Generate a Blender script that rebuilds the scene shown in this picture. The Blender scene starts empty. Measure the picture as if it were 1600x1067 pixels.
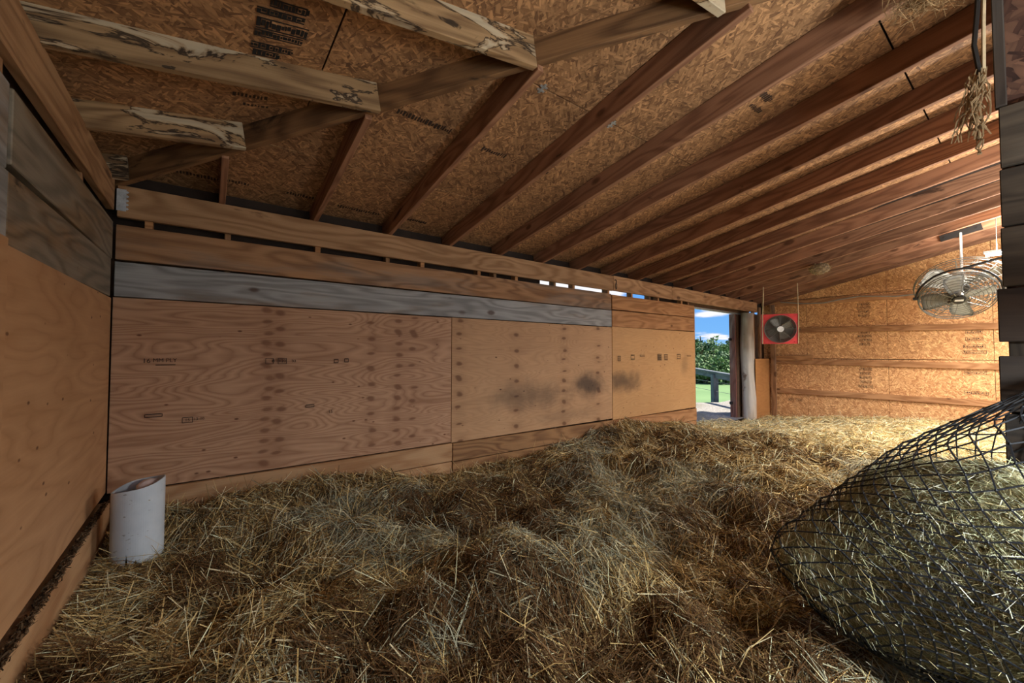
import bpy, bmesh, math, random
import numpy as np
from mathutils import Vector, Matrix, noise as mnoise
from mathutils.bvhtree import BVHTree

random.seed(7); rng = np.random.default_rng(7)
C = bpy.context.scene.collection
H = 1.32                      # camera height above the ground; heights below are written relative to the camera
def Z(z): return z + H
def V(x, y, z): return Vector((x, y, z + H))

# ------------------------------------------------------------------ camera
AX = math.atan(823/625.0); PIT = math.atan(19.5/625.0)
cd = bpy.data.cameras.new('camera'); cam = bpy.data.objects.new('camera', cd); C.objects.link(cam)
cd.sensor_width = 36.0; cd.lens = 36.0*625.0/1600.0; cd.clip_start = 0.05; cd.clip_end = 2000
cam.location = (0, 0, H)
cam.rotation_euler = (math.pi/2 + PIT, 0, AX - math.pi/2)
bpy.context.scene.camera = cam
FW = Vector((math.cos(AX), math.sin(AX), 0)); RT = Vector((math.sin(AX), -math.cos(AX), 0))

# ------------------------------------------------------------------ world, sun, exposure
vs = bpy.context.scene.view_settings
bpy.context.scene.display_settings.display_device = 'sRGB'
vs.view_transform = 'Standard'; vs.look = 'None'; vs.gamma = 1.0; vs.use_curve_mapping = False
vs.exposure = 0.56
SKY = .72
w = bpy.data.worlds.new('sky'); bpy.context.scene.world = w; w.use_nodes = True
nt = w.node_tree; nt.nodes.clear()
def N(t, kind, **kw):
    n = t.nodes.new(kind)
    for k, v in kw.items(): setattr(n, k, v)
    return n
def L(t, a, b): t.links.new(a, b)
def mathn(t, op, a, b=None, c=None):
    n = t.nodes.new('ShaderNodeMath'); n.operation = op
    for i, s in enumerate((a, b, c)):
        if s is None: continue
        if isinstance(s, (int, float)): n.inputs[i].default_value = s
        else: t.links.new(s, n.inputs[i])
    return n.outputs[0]
def ramp(t, fac, stops, interp='LINEAR'):
    n = t.nodes.new('ShaderNodeValToRGB'); n.color_ramp.interpolation = interp
    while len(n.color_ramp.elements) < len(stops): n.color_ramp.elements.new(0.5)
    for e, (p, c) in zip(n.color_ramp.elements, stops):
        e.position = p; e.color = (c[0], c[1], c[2], 1) if not isinstance(c, (int, float)) else (c, c, c, 1)
    t.links.new(fac, n.inputs[0]); return n.outputs[0]
def mixc(t, fac, a, b, mode='MIX'):
    n = t.nodes.new('ShaderNodeMix'); n.data_type = 'RGBA'; n.blend_type = mode
    for s, i in ((fac, 0), (a, 6), (b, 7)):
        if isinstance(s, (int, float)): n.inputs[i].default_value = s
        elif isinstance(s, (tuple, list)): n.inputs[i].default_value = (*s, 1)
        else: t.links.new(s, n.inputs[i])
    return n.outputs[2]
def maprange(t, v, a, b, c=0.0, d=1.0):
    n = t.nodes.new('ShaderNodeMapRange'); n.interpolation_type = 'SMOOTHSTEP'
    t.links.new(v, n.inputs[0])
    for i, x in enumerate((a, b, c, d)): n.inputs[i+1].default_value = x
    return n.outputs[0]
def noise(t, vec, scale, detail=4, rough=.55, dist=0.0, dims='3D'):
    n = t.nodes.new('ShaderNodeTexNoise'); n.noise_dimensions = dims
    n.inputs['Scale'].default_value = scale; n.inputs['Detail'].default_value = detail
    n.inputs['Roughness'].default_value = rough; n.inputs['Distortion'].default_value = dist
    t.links.new(vec, n.inputs['Vector']); return n.outputs['Fac']
def mapping(t, vec, scale=(1, 1, 1), rot=(0, 0, 0), loc=(0, 0, 0)):
    n = t.nodes.new('ShaderNodeMapping'); n.inputs['Scale'].default_value = scale
    n.inputs['Rotation'].default_value = rot; n.inputs['Location'].default_value = loc
    t.links.new(vec, n.inputs['Vector']); return n.outputs[0]
tc = N(nt, 'ShaderNodeTexCoord'); dirv = tc.outputs['Generated']
sp = N(nt, 'ShaderNodeSeparateXYZ'); L(nt, dirv, sp.inputs[0])
sky = ramp(nt, sp.outputs[2], [(0.0, (.34, .60, .93)), (.05, (.19, .47, .92)), (.2, (.11, .35, .86)), (1.0, (.06, .2, .6))])
den = mathn(nt, 'ADD', mathn(nt, 'MAXIMUM', sp.outputs[2], 0.0), .12)
cv = N(nt, 'ShaderNodeCombineXYZ')
L(nt, mathn(nt, 'DIVIDE', sp.outputs[0], den), cv.inputs[0]); L(nt, mathn(nt, 'DIVIDE', sp.outputs[1], den), cv.inputs[1])
cl = noise(nt, mapping(nt, cv.outputs[0], loc=(5.1, 1.9, 0)), 1.25, 7, .52)
cm = maprange(nt, cl, .515, .62)
skyc = mixc(nt, cm, sky, (1.0, .97, .98))
low = mathn(nt, 'LESS_THAN', sp.outputs[2], -0.02)
skyc = mixc(nt, low, skyc, (.18, .2, .14))
bg = N(nt, 'ShaderNodeBackground'); bg.inputs[1].default_value = SKY; L(nt, skyc, bg.inputs[0])
wo = N(nt, 'ShaderNodeOutputWorld'); L(nt, bg.outputs[0], wo.inputs[0])

sd = bpy.data.lights.new('sun', 'SUN'); sd.energy = 8.5; sd.angle = math.radians(3); sd.color = (1, .95, .86)
sun = bpy.data.objects.new('sun', sd); C.objects.link(sun)
sun.rotation_euler = (math.radians(27), 0, math.radians(58)); sun.location = (0, 0, 30)

# ------------------------------------------------------------------ materials
def newmat(name):
    m = bpy.data.materials.new(name); m.use_nodes = True; t = m.node_tree; t.nodes.clear()
    b = N(t, 'ShaderNodeBsdfPrincipled'); o = N(t, 'ShaderNodeOutputMaterial'); L(t, b.outputs[0], o.inputs[0])
    b.inputs['Roughness'].default_value = .8
    b.inputs['Specular IOR Level'].default_value = .25
    return m, t, b
def objcoord(t, seed=0.0):
    c = N(t, 'ShaderNodeTexCoord'); oi = N(t, 'ShaderNodeObjectInfo')
    k = N(t, 'ShaderNodeVectorMath', operation='SCALE'); k.inputs[0].default_value = (37.3, 91.7, 53.1); L(t, oi.outputs['Random'], k.inputs['Scale'])
    a = N(t, 'ShaderNodeVectorMath', operation='ADD'); L(t, c.outputs['Object'], a.inputs[0]); L(t, k.outputs[0], a.inputs[1])
    b = N(t, 'ShaderNodeVectorMath', operation='ADD'); L(t, a.outputs[0], b.inputs[0]); b.inputs[1].default_value = (seed, seed*1.7, seed*.6)
    return b.outputs[0], oi.outputs['Random'], c.outputs['Object']
def bump(t, b, h, strength=.3, dist=.004):
    n = N(t, 'ShaderNodeBump'); n.inputs['Strength'].default_value = strength; n.inputs['Distance'].default_value = dist
    L(t, h, n.inputs['Height']); L(t, n.outputs[0], b.inputs['Normal'])
def lin(c):
    return tuple(((x/255)/12.92 if x/255 <= .04045 else ((x/255+.055)/1.055)**2.4) for x in c)

def wood(name, light, dark, grey=0.0, greycol=(120, 118, 110), knots=.5, stain=0.0, staincol=(35, 28, 22), rings=9, seed=0.0, knotcol=(70, 40, 20), mold=0.0):
    """sawn board; grain along local X, face in local XZ"""
    m, t, b = newmat(name); v, rnd, raw = objcoord(t, seed)
    lo = noise(t, mapping(t, v, (.55, 3, 3.4)), 1.6, 2, .4, .3)
    rg = mathn(t, 'FRACT', mathn(t, 'MULTIPLY', lo, rings))
    rg = maprange(t, mathn(t, 'ABSOLUTE', mathn(t, 'SUBTRACT', rg, .5)), .05, .5)
    fib = noise(t, mapping(t, v, (2.2, 60, 75)), 1.5, 4, .6)
    patch = noise(t, mapping(t, v, (1.2, 3, 3)), 1.3, 4, .6)
    f = mathn(t, 'ADD', mathn(t, 'MULTIPLY', rg, .30), mathn(t, 'ADD', mathn(t, 'MULTIPLY', fib, .40), mathn(t, 'MULTIPLY', patch, .38)))
    c = ramp(t, f, [(.2, lin(light)), (.8, lin(dark))])
    c = mixc(t, 1.0, c, ramp(t, rnd, [(0, .82), (1, 1.1)]), 'MULTIPLY')
    if grey > 0:
        g = noise(t, mapping(t, v, (.7, 2, 4)), 1.2, 5, .6)
        gm = maprange(t, g, .62-grey*.45, .78-grey*.4)
        gc = ramp(t, f, [(.25, lin(tuple(x*1.12 for x in greycol))), (.95, lin(tuple(x*.66 for x in greycol)))])
        c = mixc(t, mathn(t, 'MULTIPLY', gm, min(1, .5+grey*.5)), c, gc)
    if knots > 0:
        vo = N(t, 'ShaderNodeTexVoronoi'); vo.inputs['Scale'].default_value = 1.0
        L(t, mapping(t, v, (2.4, .01, 4.6)), vo.inputs['Vector'])
        sz = N(t, 'ShaderNodeSeparateColor'); L(t, vo.outputs['Color'], sz.inputs[0])
        rad = mathn(t, 'MULTIPLY', mathn(t, 'SUBTRACT', sz.outputs[0], 1-knots), .4)
        km = maprange(t, mathn(t, 'SUBTRACT', vo.outputs['Distance'], rad), .05, -.03)
        c = mixc(t, mathn(t, 'MULTIPLY', km, .75), c, lin(knotcol))
    if stain > 0:
        s = noise(t, mapping(t, v, (1.0, 2, 2.6)), 2.1, 6, .62, .5)
        sm = maprange(t, s, .66-stain*.16, .74-stain*.1)
        c = mixc(t, mathn(t, 'MULTIPLY', sm, .8), c, lin(staincol))
    if mold > 0:
        s = noise(t, mapping(t, v, (1.5, 4, 5)), 1.6, 6, .6, 1.0)
        edge = maprange(t, mathn(t, 'ABSOLUTE', mathn(t, 'SUBTRACT', s, .53)), .028, .006)
        c = mixc(t, maprange(t, s, .53, .60, 0, .55*mold), c, lin((196, 186, 160)))
        c = mixc(t, mathn(t, 'MULTIPLY', edge, .85*mold), c, lin((24, 20, 18)))
    L(t, c, b.inputs['Base Color']); bump(t, b, fib, .25, .003); return m

def plywood(name, light, dark, rings=11, seed=0.0, spots=1.0, spotcol=(92, 52, 28), smear=None, cols=None, ringamt=.5):
    """plywood sheet: cathedral veneer figure along local X, football knots in columns"""
    m, t, b = newmat(name); v, rnd, raw = objcoord(t, seed)
    lo = noise(t, mapping(t, v, (.55, 1, 3.1)), 1.7, 1.5, .45, .25)
    rg = mathn(t, 'FRACT', mathn(t, 'MULTIPLY', lo, rings*2.2))
    rg = ramp(t, rg, [(0, 1), (.12, .55), (.5, .15), (.9, .75), (1, 1)])
    fib = noise(t, mapping(t, v, (1.6, 40, 48)), 2.0, 4, .6)
    patch = noise(t, mapping(t, v, (.8, 1, 1.2)), 2.2, 4, .6)
    f = mathn(t, 'ADD', mathn(t, 'MULTIPLY', rg, ringamt), mathn(t, 'ADD', mathn(t, 'MULTIPLY', fib, .3), mathn(t, 'MULTIPLY', patch, .45)))
    c = ramp(t, f, [(.22, lin(light)), (.9, lin(dark))])
    # small pin knots
    def knots(scale, r0, r1, amt, thr, c):
        vo = N(t, 'ShaderNodeTexVoronoi'); vo.inputs['Scale'].default_value = 1.0
        L(t, mapping(t, v, scale), vo.inputs['Vector'])
        sz = N(t, 'ShaderNodeSeparateColor'); L(t, vo.outputs['Color'], sz.inputs[0])
        on = mathn(t, 'GREATER_THAN', sz.outputs[1], thr)
        km = mathn(t, 'MULTIPLY', maprange(t, vo.outputs['Distance'], r1, r0), on)
        return mixc(t, mathn(t, 'MULTIPLY', km, amt), c, lin(spotcol))
    c = knots((5.5, .01, 11), .045, .10, .85, .35, c)
    if cols:      # columns of larger knots at given local x
        sx = N(t, 'ShaderNodeSeparateXYZ'); L(t, raw, sx.inputs[0])
        for x0, pitch, ph in cols:
            wob = noise(t, mapping(t, raw, (0, 0, 9), loc=(x0*7, 0, 0)), 1.0, 1)
            dx = mathn(t, 'ABSOLUTE', mathn(t, 'SUBTRACT', sx.outputs[0], mathn(t, 'ADD', x0-.05, mathn(t, 'MULTIPLY', wob, .1))))
            zz = mathn(t, 'ADD', mathn(t, 'DIVIDE', sx.outputs[2], pitch), mathn(t, 'ADD', mathn(t, 'MULTIPLY', wob, .9), ph))
            dz = mathn(t, 'MULTIPLY', mathn(t, 'ABSOLUTE', mathn(t, 'SUBTRACT', mathn(t, 'FRACT', zz), .5)), pitch)
            d = mathn(t, 'SQRT', mathn(t, 'ADD', mathn(t, 'POWER', mathn(t, 'MULTIPLY', dx, .62), 2.0), mathn(t, 'POWER', mathn(t, 'MULTIPLY', dz, 1.15), 2.0)))
            c = mixc(t, mathn(t, 'MULTIPLY', maprange(t, d, .030, .011), .8*spots), c, lin(spotcol))
            halo = maprange(t, d, .085, .02, 0, .35)
            c = mixc(t, mathn(t, 'MULTIPLY', halo, spots), c, lin(dark))
    if smear:     # greasy rubbed patches where animals lean: local x, z, rx, rz, strength
        sx2 = N(t, 'ShaderNodeSeparateXYZ'); L(t, raw, sx2.inputs[0])
        wn = noise(t, raw, 3.2, 5, .6)
        for (x0, z0, rx, rz, k) in smear:
            d = mathn(t, 'SQRT', mathn(t, 'ADD', mathn(t, 'POWER', mathn(t, 'DIVIDE', mathn(t, 'SUBTRACT', sx2.outputs[0], x0), rx), 2.0),
                                          mathn(t, 'POWER', mathn(t, 'DIVIDE', mathn(t, 'SUBTRACT', sx2.outputs[2], z0), rz), 2.0)))
            d = mathn(t, 'ADD', d, mathn(t, 'MULTIPLY', mathn(t, 'SUBTRACT', wn, .5), 1.6))
            c = mixc(t, mathn(t, 'MULTIPLY', maprange(t, d, 1.1, .1), k), c, lin((62, 50, 40)))
    L(t, c, b.inputs['Base Color']); bump(t, b, f, .12, .003); b.inputs['Roughness'].default_value = .65
    return m

def osb(name, light, mid, dark, seed=0.0, scale=1.0, axes=(0, 2), stain=0.0):
    """strand board: flakes lying at several angles in the sheet plane"""
    m, t, b = newmat(name)
    tcn = N(t, 'ShaderNodeTexCoord'); base = tcn.outputs['Object']
    s = N(t, 'ShaderNodeSeparateXYZ'); L(t, base, s.inputs[0]); cb = N(t, 'ShaderNodeCombineXYZ')
    L(t, s.outputs[axes[0]], cb.inputs[0]); L(t, s.outputs[axes[1]], cb.inputs[1])
    wv = N(t, 'ShaderNodeTexNoise'); wv.inputs['Scale'].default_value = 6*scale; L(t, cb.outputs[0], wv.inputs['Vector'])
    sc = N(t, 'ShaderNodeVectorMath', operation='SCALE'); sc.inputs['Scale'].default_value = .03/scale; L(t, wv.outputs['Color'], sc.inputs[0])
    ad = N(t, 'ShaderNodeVectorMath', operation='ADD'); L(t, cb.outputs[0], ad.inputs[0]); L(t, sc.outputs[0], ad.inputs[1])
    v = ad.outputs[0]
    lays, hs = [], []
    for i, (ang, sx, sy) in enumerate(((.25, 8, 38), (1.2, 9, 44), (-.75, 10, 40), (2.2, 8, 30))):
        vo = N(t, 'ShaderNodeTexVoronoi', voronoi_dimensions='2D'); vo.inputs['Scale'].default_value = scale
        rot = mapping(t, v, (1, 1, 1), (0, 0, ang), (seed+i*3.1, i*7.7, 0))
        L(t, mapping(t, rot, (sx, sy, 1)), vo.inputs['Vector'])
        q = N(t, 'ShaderNodeSeparateColor'); L(t, vo.outputs['Color'], q.inputs[0])
        edge = maprange(t, vo.outputs['Distance'], .35, .75, 0, .2)
        lays.append(mathn(t, 'SUBTRACT', q.outputs[0], edge)); hs.append(q.outputs[1])
    cur, curh = lays[0], hs[0]
    for i in range(1, 4):
        gt = mathn(t, 'GREATER_THAN', hs[i], curh)
        mx = N(t, 'ShaderNodeMix'); mx.data_type = 'FLOAT'; L(t, gt, mx.inputs[0]); L(t, cur, mx.inputs[2]); L(t, lays[i], mx.inputs[3])
        cur = mx.outputs[0]; curh = mathn(t, 'MAXIMUM', hs[i], curh)
    pn = noise(t, cb.outputs[0], 1.3, 4, .6)
    f = mathn(t, 'ADD', mathn(t, 'MULTIPLY', cur, .75), mathn(t, 'MULTIPLY', pn, .3))
    c = ramp(t, f, [(.02, lin(dark)), (.35, lin(mid)), (.7, lin(light)), (1.0, lin(tuple(min(255, x*1.25) for x in light)))])
    if stain > 0:
        sn = noise(t, cb.outputs[0], 1.1, 6, .65)
        c = mixc(t, maprange(t, sn, .56, .72, 0, stain), c, lin((42, 30, 20)))
    L(t, c, b.inputs['Base Color']); bump(t, b, cur, .25, .004); b.inputs['Roughness'].default_value = .7
    return m
def plain(name, col, rough=.6, metal=0.0, var=.15, scale=12.0, spec=.4):
    m, t, b = newmat(name); v, rnd, raw = objcoord(t)
    n = noise(t, v, scale, 5, .6)
    c = ramp(t, n, [(.3, lin(tuple(x*(1-var) for x in col))), (.7, lin(tuple(min(255, x*(1+var*.5)) for x in col)))])
    L(t, c, b.inputs['Base Color']); b.inputs['Roughness'].default_value = rough; b.inputs['Metallic'].default_value = metal
    b.inputs['Specular IOR Level'].default_value = spec
    return m
def vcol(name, rough=.75, spec=.15, transl=0.0):
    m, t, b = newmat(name); a = N(t, 'ShaderNodeAttribute'); a.attribute_name = 'Col'
    L(t, a.outputs['Color'], b.inputs['Base Color']); b.inputs['Roughness'].default_value = rough; b.inputs['Specular IOR Level'].default_value = spec
    return m

M = {}
M['rafter'] = wood('rafter_wood', (164, 120, 90), (112, 76, 54), knots=.5, stain=.22, staincol=(40, 26, 18))
M['rafter_pale'] = wood('jack_wood', (172, 140, 100), (104, 78, 52), knots=.3, stain=.2, mold=1.0)
M['hip'] = wood('hip_wood', (150, 112, 74), (84, 58, 36), knots=.3, stain=.7, staincol=(26, 20, 17))
M['header'] = wood('header_wood', (192, 150, 108), (136, 98, 64), knots=.35, stain=.35, staincol=(78, 52, 32))
M['plank_brown'] = wood('plank_brown', (176, 132, 92), (116, 82, 54), knots=.45, grey=.35, greycol=(126, 112, 98))
M['plank_grey'] = wood('plank_grey', (164, 140, 112), (112, 92, 72), knots=.5, grey=.8, greycol=(150, 150, 146))
M['plank_tan'] = wood('plank_tan', (190, 140, 92), (136, 92, 56), knots=.4)
M['plank_pale'] = wood('plank_pale', (214, 172, 124), (170, 122, 80), knots=.25, rings=6)
M['plank_dirty'] = wood('plank_dirty', (178, 134, 88), (116, 80, 50), knots=.4, stain=.4, staincol=(60, 44, 30))
M['plank_left'] = wood('plank_left', (162, 136, 104), (108, 86, 62), knots=.3, grey=.6, greycol=(132, 124, 108), stain=.2)
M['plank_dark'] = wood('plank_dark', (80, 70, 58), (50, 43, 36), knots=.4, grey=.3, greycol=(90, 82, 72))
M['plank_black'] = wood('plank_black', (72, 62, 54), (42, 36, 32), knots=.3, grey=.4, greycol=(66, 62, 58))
M['girt'] = wood('girt_wood', (196, 146, 100), (140, 94, 58), knots=.35)
M['ply_red'] = plywood('plywood_red', (202, 160, 122), (154, 112, 80), seed=1.0, cols=[(-.36, .082, 0), (-.28, .12, .3), (.42, .13, .1), (.66, .1, .5), (.80, .16, .2)])
M['ply_tan'] = plywood('plywood_tan', (198, 156, 112), (152, 112, 76), seed=5.0, spots=1.15, ringamt=.22, cols=[(-1.15, .15, 0), (-.42, .17, .3), (.32, .13, .6), (.95, .2, .1)],
    smear=[(-.2, -.22, .75, .22, .55), (.75, -.14, .42, .2, .85), (.35, -.5, .8, .1, .25)], spotcol=(84, 48, 26))
M['ply_tan2'] = plywood('plywood_tan_short', (204, 158, 104), (164, 118, 72), seed=9.0, ringamt=.2, smear=[(-.85, -.12, .5, .2, .75), (.75, .1, .16, .22, .3)], spotcol=(112, 70, 40))
M['ply_left'] = plywood('plywood_left', (200, 156, 112), (160, 116, 76), rings=4, seed=14.0, ringamt=.3, spotcol=(96, 60, 36), smear=[(.95, -.62, .25, .16, .5)])
M['ply_door'] = plywood('plywood_door', (186, 132, 78), (150, 98, 52), rings=4, seed=21.0, ringamt=.2)
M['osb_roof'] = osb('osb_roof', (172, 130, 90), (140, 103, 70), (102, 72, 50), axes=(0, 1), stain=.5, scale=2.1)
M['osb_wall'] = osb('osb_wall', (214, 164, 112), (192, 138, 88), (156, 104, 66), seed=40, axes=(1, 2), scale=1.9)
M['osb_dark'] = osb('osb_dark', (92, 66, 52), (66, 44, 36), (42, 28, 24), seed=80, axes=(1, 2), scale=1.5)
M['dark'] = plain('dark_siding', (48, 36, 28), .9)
M['siding'] = plain('outer_siding', (96, 72, 52), .85)
M['metal'] = plain('galvanised_metal', (190, 196, 198), .45, .7, .12, 30)
M['guard'] = plain('grey_wire', (120, 118, 108), .45, .4, .1)
M['blade'] = plain('grey_fan_blade', (170, 168, 156), .5, .2, .1)
M['black'] = plain('black_plastic', (30, 30, 30), .5)
M['white'] = plain('white_paint', (222, 222, 218), .5)
M['red'] = plain('red_paint', (205, 52, 50), .45, 0, .12)
M['redin'] = plain('red_paint_inside', (120, 30, 28), .5, 0, .12)
M['rope'] = plain('pale_twine', (196, 176, 140), .9)
M['twine'] = plain('dirty_twine', (150, 126, 92), .9)
M['cord'] = plain('black_cord', (26, 25, 24), .6)
M['cable'] = plain('grey_cable', (150, 145, 135), .6)
M['net'] = plain('black_net_cord', (30, 34, 40), .6, 0, .2)
M['pvc'] = None
M['ink'] = plain('faded_ink', (62, 46, 36), .9)
M['inkb'] = plain('black_ink', (30, 28, 26), .9)
M['bark'] = wood('peeled_log', (214, 200, 178), (160, 136, 110), knots=.3, grey=.5, greycol=(190, 184, 172), rings=3, stain=.3, staincol=(92, 62, 40))
M['redboard'] = wood('weathered_red_board', (140, 96, 82), (96, 60, 52), knots=.2, grey=.3, greycol=(140, 130, 122))
M['fence'] = wood('grey_fence_wood', (112, 116, 120), (74, 80, 86), knots=.1, grey=.6, greycol=(104, 110, 116))
M['straw'] = vcol('straw_strands'); M['hay'] = vcol('hay_strands')
M['leaf'] = vcol('leaves', .6)
M['trunk'] = plain('tree_bark', (92, 82, 70), .9)
m, t, b = newmat('lamp_glow'); b.inputs['Base Color'].default_value = (1, 1, 1, 1); b.inputs['Emission Color'].default_value = (.95, .98, 1, 1); b.inputs['Emission Strength'].default_value = 14; M['glow'] = m
m, t, b = newmat('scuffed_pvc'); v, r_, raw = objcoord(t)
n1 = noise(t, v, 7, 6, .6); n2 = noise(t, mapping(t, v, (30, 30, 60)), 1.0, 3, .6)
c = ramp(t, n1, [(.3, lin((206, 212, 212))), (.7, lin((186, 194, 196)))])
c = mixc(t, maprange(t, n2, .66, .72, 0, .7), c, lin((120, 116, 106)))
L(t, c, b.inputs['Base Color']); b.inputs['Roughness'].default_value = .45; M['pvc'] = m
m, t, b = newmat('bedding_base'); v, r_, raw = objcoord(t)
n1 = noise(t, raw, 2.2, 6, .6); n2 = noise(t, raw, 45, 5, .7)
c = ramp(t, n2, [(.3, lin((38, 27, 17))), (.6, lin((112, 88, 56))), (.8, lin((176, 148, 100)))])
c = mixc(t, maprange(t, n1, .5, .68, 0, .7), c, lin((60, 36, 18)))
L(t, c, b.inputs['Base Color']); bump(t, b, n2, .6, .02); b.inputs['Roughness'].default_value = .95; M['bed'] = m
m, t, b = newmat('grass_ground'); v, r_, raw = objcoord(t)
n1 = noise(t, raw, .35, 6, .6); n2 = noise(t, raw, 6, 4, .6)
c = mixc(t, mathn(t, 'MULTIPLY', n2, .4), ramp(t, n1, [(.35, lin((92, 120, 76))), (.65, lin((108, 134, 88)))]), lin((82, 108, 64)))
L(t, c, b.inputs['Base Color']); M['grass'] = m
m, t, b = newmat('gravel_ground'); v, r_, raw = objcoord(t)
n1 = noise(t, raw, 22, 4, .7); n2 = noise(t, raw, 1.2, 4, .6)
c = mixc(t, maprange(t, n2, .45, .65, 0, .6), ramp(t, n1, [(.35, lin((100, 95, 88))), (.65, lin((158, 152, 144)))]), lin((104, 98, 78)))
L(t, c, b.inputs['Base Color']); bump(t, b, n1, .5, .02); M['gravel'] = m

# ------------------------------------------------------------------ building helpers
WM = {}
def attach(o, parent, world):
    WM[o] = world.copy()
    if parent is not None:
        o.parent = parent
        o.matrix_parent_inverse = WM[parent].inverted()
    o.matrix_basis = world
def link(name, me, mat, parent=None, world=None):
    o = bpy.data.objects.new(name, me); C.objects.link(o)
    if mat is not None and me is not None:
        for mm in (mat if isinstance(mat, (list, tuple)) else [mat]): me.materials.append(mm)
    attach(o, parent, world or Matrix.Identity(4)); return o
def empty(name, loc=(0, 0, 0), parent=None):
    o = bpy.data.objects.new(name, None); C.objects.link(o); o.empty_display_size = .1
    attach(o, parent, Matrix.Translation(loc)); return o
def tag(o, label, cat, group=None):
    o['label'] = label; o['category'] = cat
    if group: o['group'] = group
    return o
def structure(o): o['kind'] = 'structure'; return o
def bm_mesh(bm, name, smooth=False):
    me = bpy.data.meshes.new(name); bm.normal_update(); bm.to_mesh(me); bm.free()
    if smooth: me.polygons.foreach_set('use_smooth', [True]*len(me.polygons))
    return me
def bm_box(bm, sx, sy, sz, mat=None, bev=0.0):
    r = bmesh.ops.create_cube(bm, size=1.0); vs_ = r['verts']
    for v in vs_: v.co = Vector((v.co.x*sx, v.co.y*sy, v.co.z*sz))
    if bev > 0:
        es = {e for v in vs_ for e in v.link_edges}
        rr = bmesh.ops.bevel(bm, geom=list(es), offset=bev, segments=1, affect='EDGES')
        vs_ = list({v for f in rr['faces'] for v in f.verts} | {v for v in vs_ if v.is_valid})
    if mat is not None: bmesh.ops.transform(bm, matrix=mat, verts=vs_)
    return vs_
def frame(xa, za, origin):
    x = Vector(xa).normalized(); z = Vector(za); z = (z - x*z.dot(x)).normalized(); y = z.cross(x)
    m4 = Matrix((x, y, z)).transposed().to_4x4(); m4.translation = origin; return m4
def board(name, p0, p1, height, thick, mat, parent, up=(0, 0, 1), bev=.003, push=0.0, wob=0.0):
    """board whose centre line runs p0->p1; height along 'up', thickness across; grain along its length"""
    p0 = Vector(p0); p1 = Vector(p1); d = p1-p0
    bm = bmesh.new(); bm_box(bm, d.length, thick, height, None, bev)
    return link(name, bm_mesh(bm, name), mat, parent, frame(d, up, (p0+p1)/2))
def tube_bm(bm, pts, r, n=6, cap=True):
    pts = [Vector(p) for p in pts]; rings = []
    rad = r if isinstance(r, (list, tuple)) else [r]*len(pts)
    ref = None
    for i, p in enumerate(pts):
        d = (pts[min(i+1, len(pts)-1)]-pts[max(i-1, 0)]).normalized()
        if ref is None: ref = d.orthogonal().normalized()
        ref = (ref - d*ref.dot(d)).normalized(); s = d.cross(ref)
        rings.append([bm.verts.new(p + (ref*math.cos(2*math.pi*k/n) + s*math.sin(2*math.pi*k/n))*rad[i]) for k in range(n)])
    for a, b_ in zip(rings, rings[1:]):
        for k in range(n): bm.faces.new((a[k], a[(k+1) % n], b_[(k+1) % n], b_[k]))
    if cap and n > 2: bm.faces.new(rings[0][::-1]); bm.faces.new(rings[-1])
def torus_bm(bm, c, u, v, R_, r, n=40, k=5):
    pts = [Vector(c) + Vector(u)*math.cos(2*math.pi*i/n)*R_ + Vector(v)*math.sin(2*math.pi*i/n)*R_ for i in range(n)]
    nrm = Vector(u).cross(Vector(v)).normalized(); rings = []
    for i, p in enumerate(pts):
        o = (p-Vector(c)).normalized()
        rings.append([bm.verts.new(p + (o*math.cos(2*math.pi*j/k)+nrm*math.sin(2*math.pi*j/k))*r) for j in range(k)])
    for i in range(n):
        a, b_ = rings[i], rings[(i+1) % n]
        for j in range(k): bm.faces.new((a[j], a[(j+1) % k], b_[(j+1) % k], b_[j]))
def cyl_bm(bm, r, h, mat, n=20, r2=None):
    rr = bmesh.ops.create_cone(bm, cap_ends=True, segments=n, radius1=r, radius2=r if r2 is None else r2, depth=h)
    bmesh.ops.transform(bm, matrix=mat, verts=rr['verts'])
def mesh_np(name, verts, quads, col=None, smooth=False):
    me = bpy.data.meshes.new(name); verts = np.asarray(verts, np.float32); quads = np.asarray(quads, np.int32); k = quads.shape[1]
    me.vertices.add(len(verts)); me.vertices.foreach_set('co', verts.ravel())
    me.loops.add(quads.size); me.loops.foreach_set('vertex_index', quads.ravel())
    me.polygons.add(len(quads)); me.polygons.foreach_set('loop_start', np.arange(0, quads.size, k, dtype=np.int32))
    if smooth: me.polygons.foreach_set('use_smooth', np.ones(len(quads), bool))
    if col is not None:
        a = me.color_attributes.new('Col', 'FLOAT_COLOR', 'POINT')
        a.data.foreach_set('color', np.hstack([col, np.ones((len(col), 1))]).astype(np.float32).ravel())
    me.update(calc_edges=True); me.validate(); return me
_TXT = {}
def text_mesh(body, size, depth=.0006):
    key = (body, size)
    if key in _TXT: return _TXT[key]
    cu = bpy.data.curves.new('lettering', 'FONT'); cu.body = body; cu.size = size; cu.align_x = 'CENTER'; cu.align_y = 'CENTER'; cu.extrude = depth; cu.resolution_u = 2
    o = bpy.data.objects.new('lettering', cu); C.objects.link(o); bpy.context.view_layer.update()
    me = bpy.data.meshes.new_from_object(o.evaluated_get(bpy.context.evaluated_depsgraph_get()))
    bpy.data.objects.remove(o); _TXT[key] = me; return me

# ------------------------------------------------------------------ dimensions (relative to camera)
XL, D, XE, XP = -.492, 3.53, 9.737, 2.42
YB = -1.9                                  # open front of the shed, behind the camera
ZF = -1.32
def s_of(x): return .15 + .0075*x
def zb(x, y): return 1.08 + s_of(x)*(D-y)          # rafter undersides, main slope
def zj(x, y): return 1.10 + .2*(x-XL)             # rafter undersides, hip end
HK = .85
RD = .15
def hip_t(t): x = -.47+HK*t; return Vector((x, D-t, zb(x, D-t)))

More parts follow.
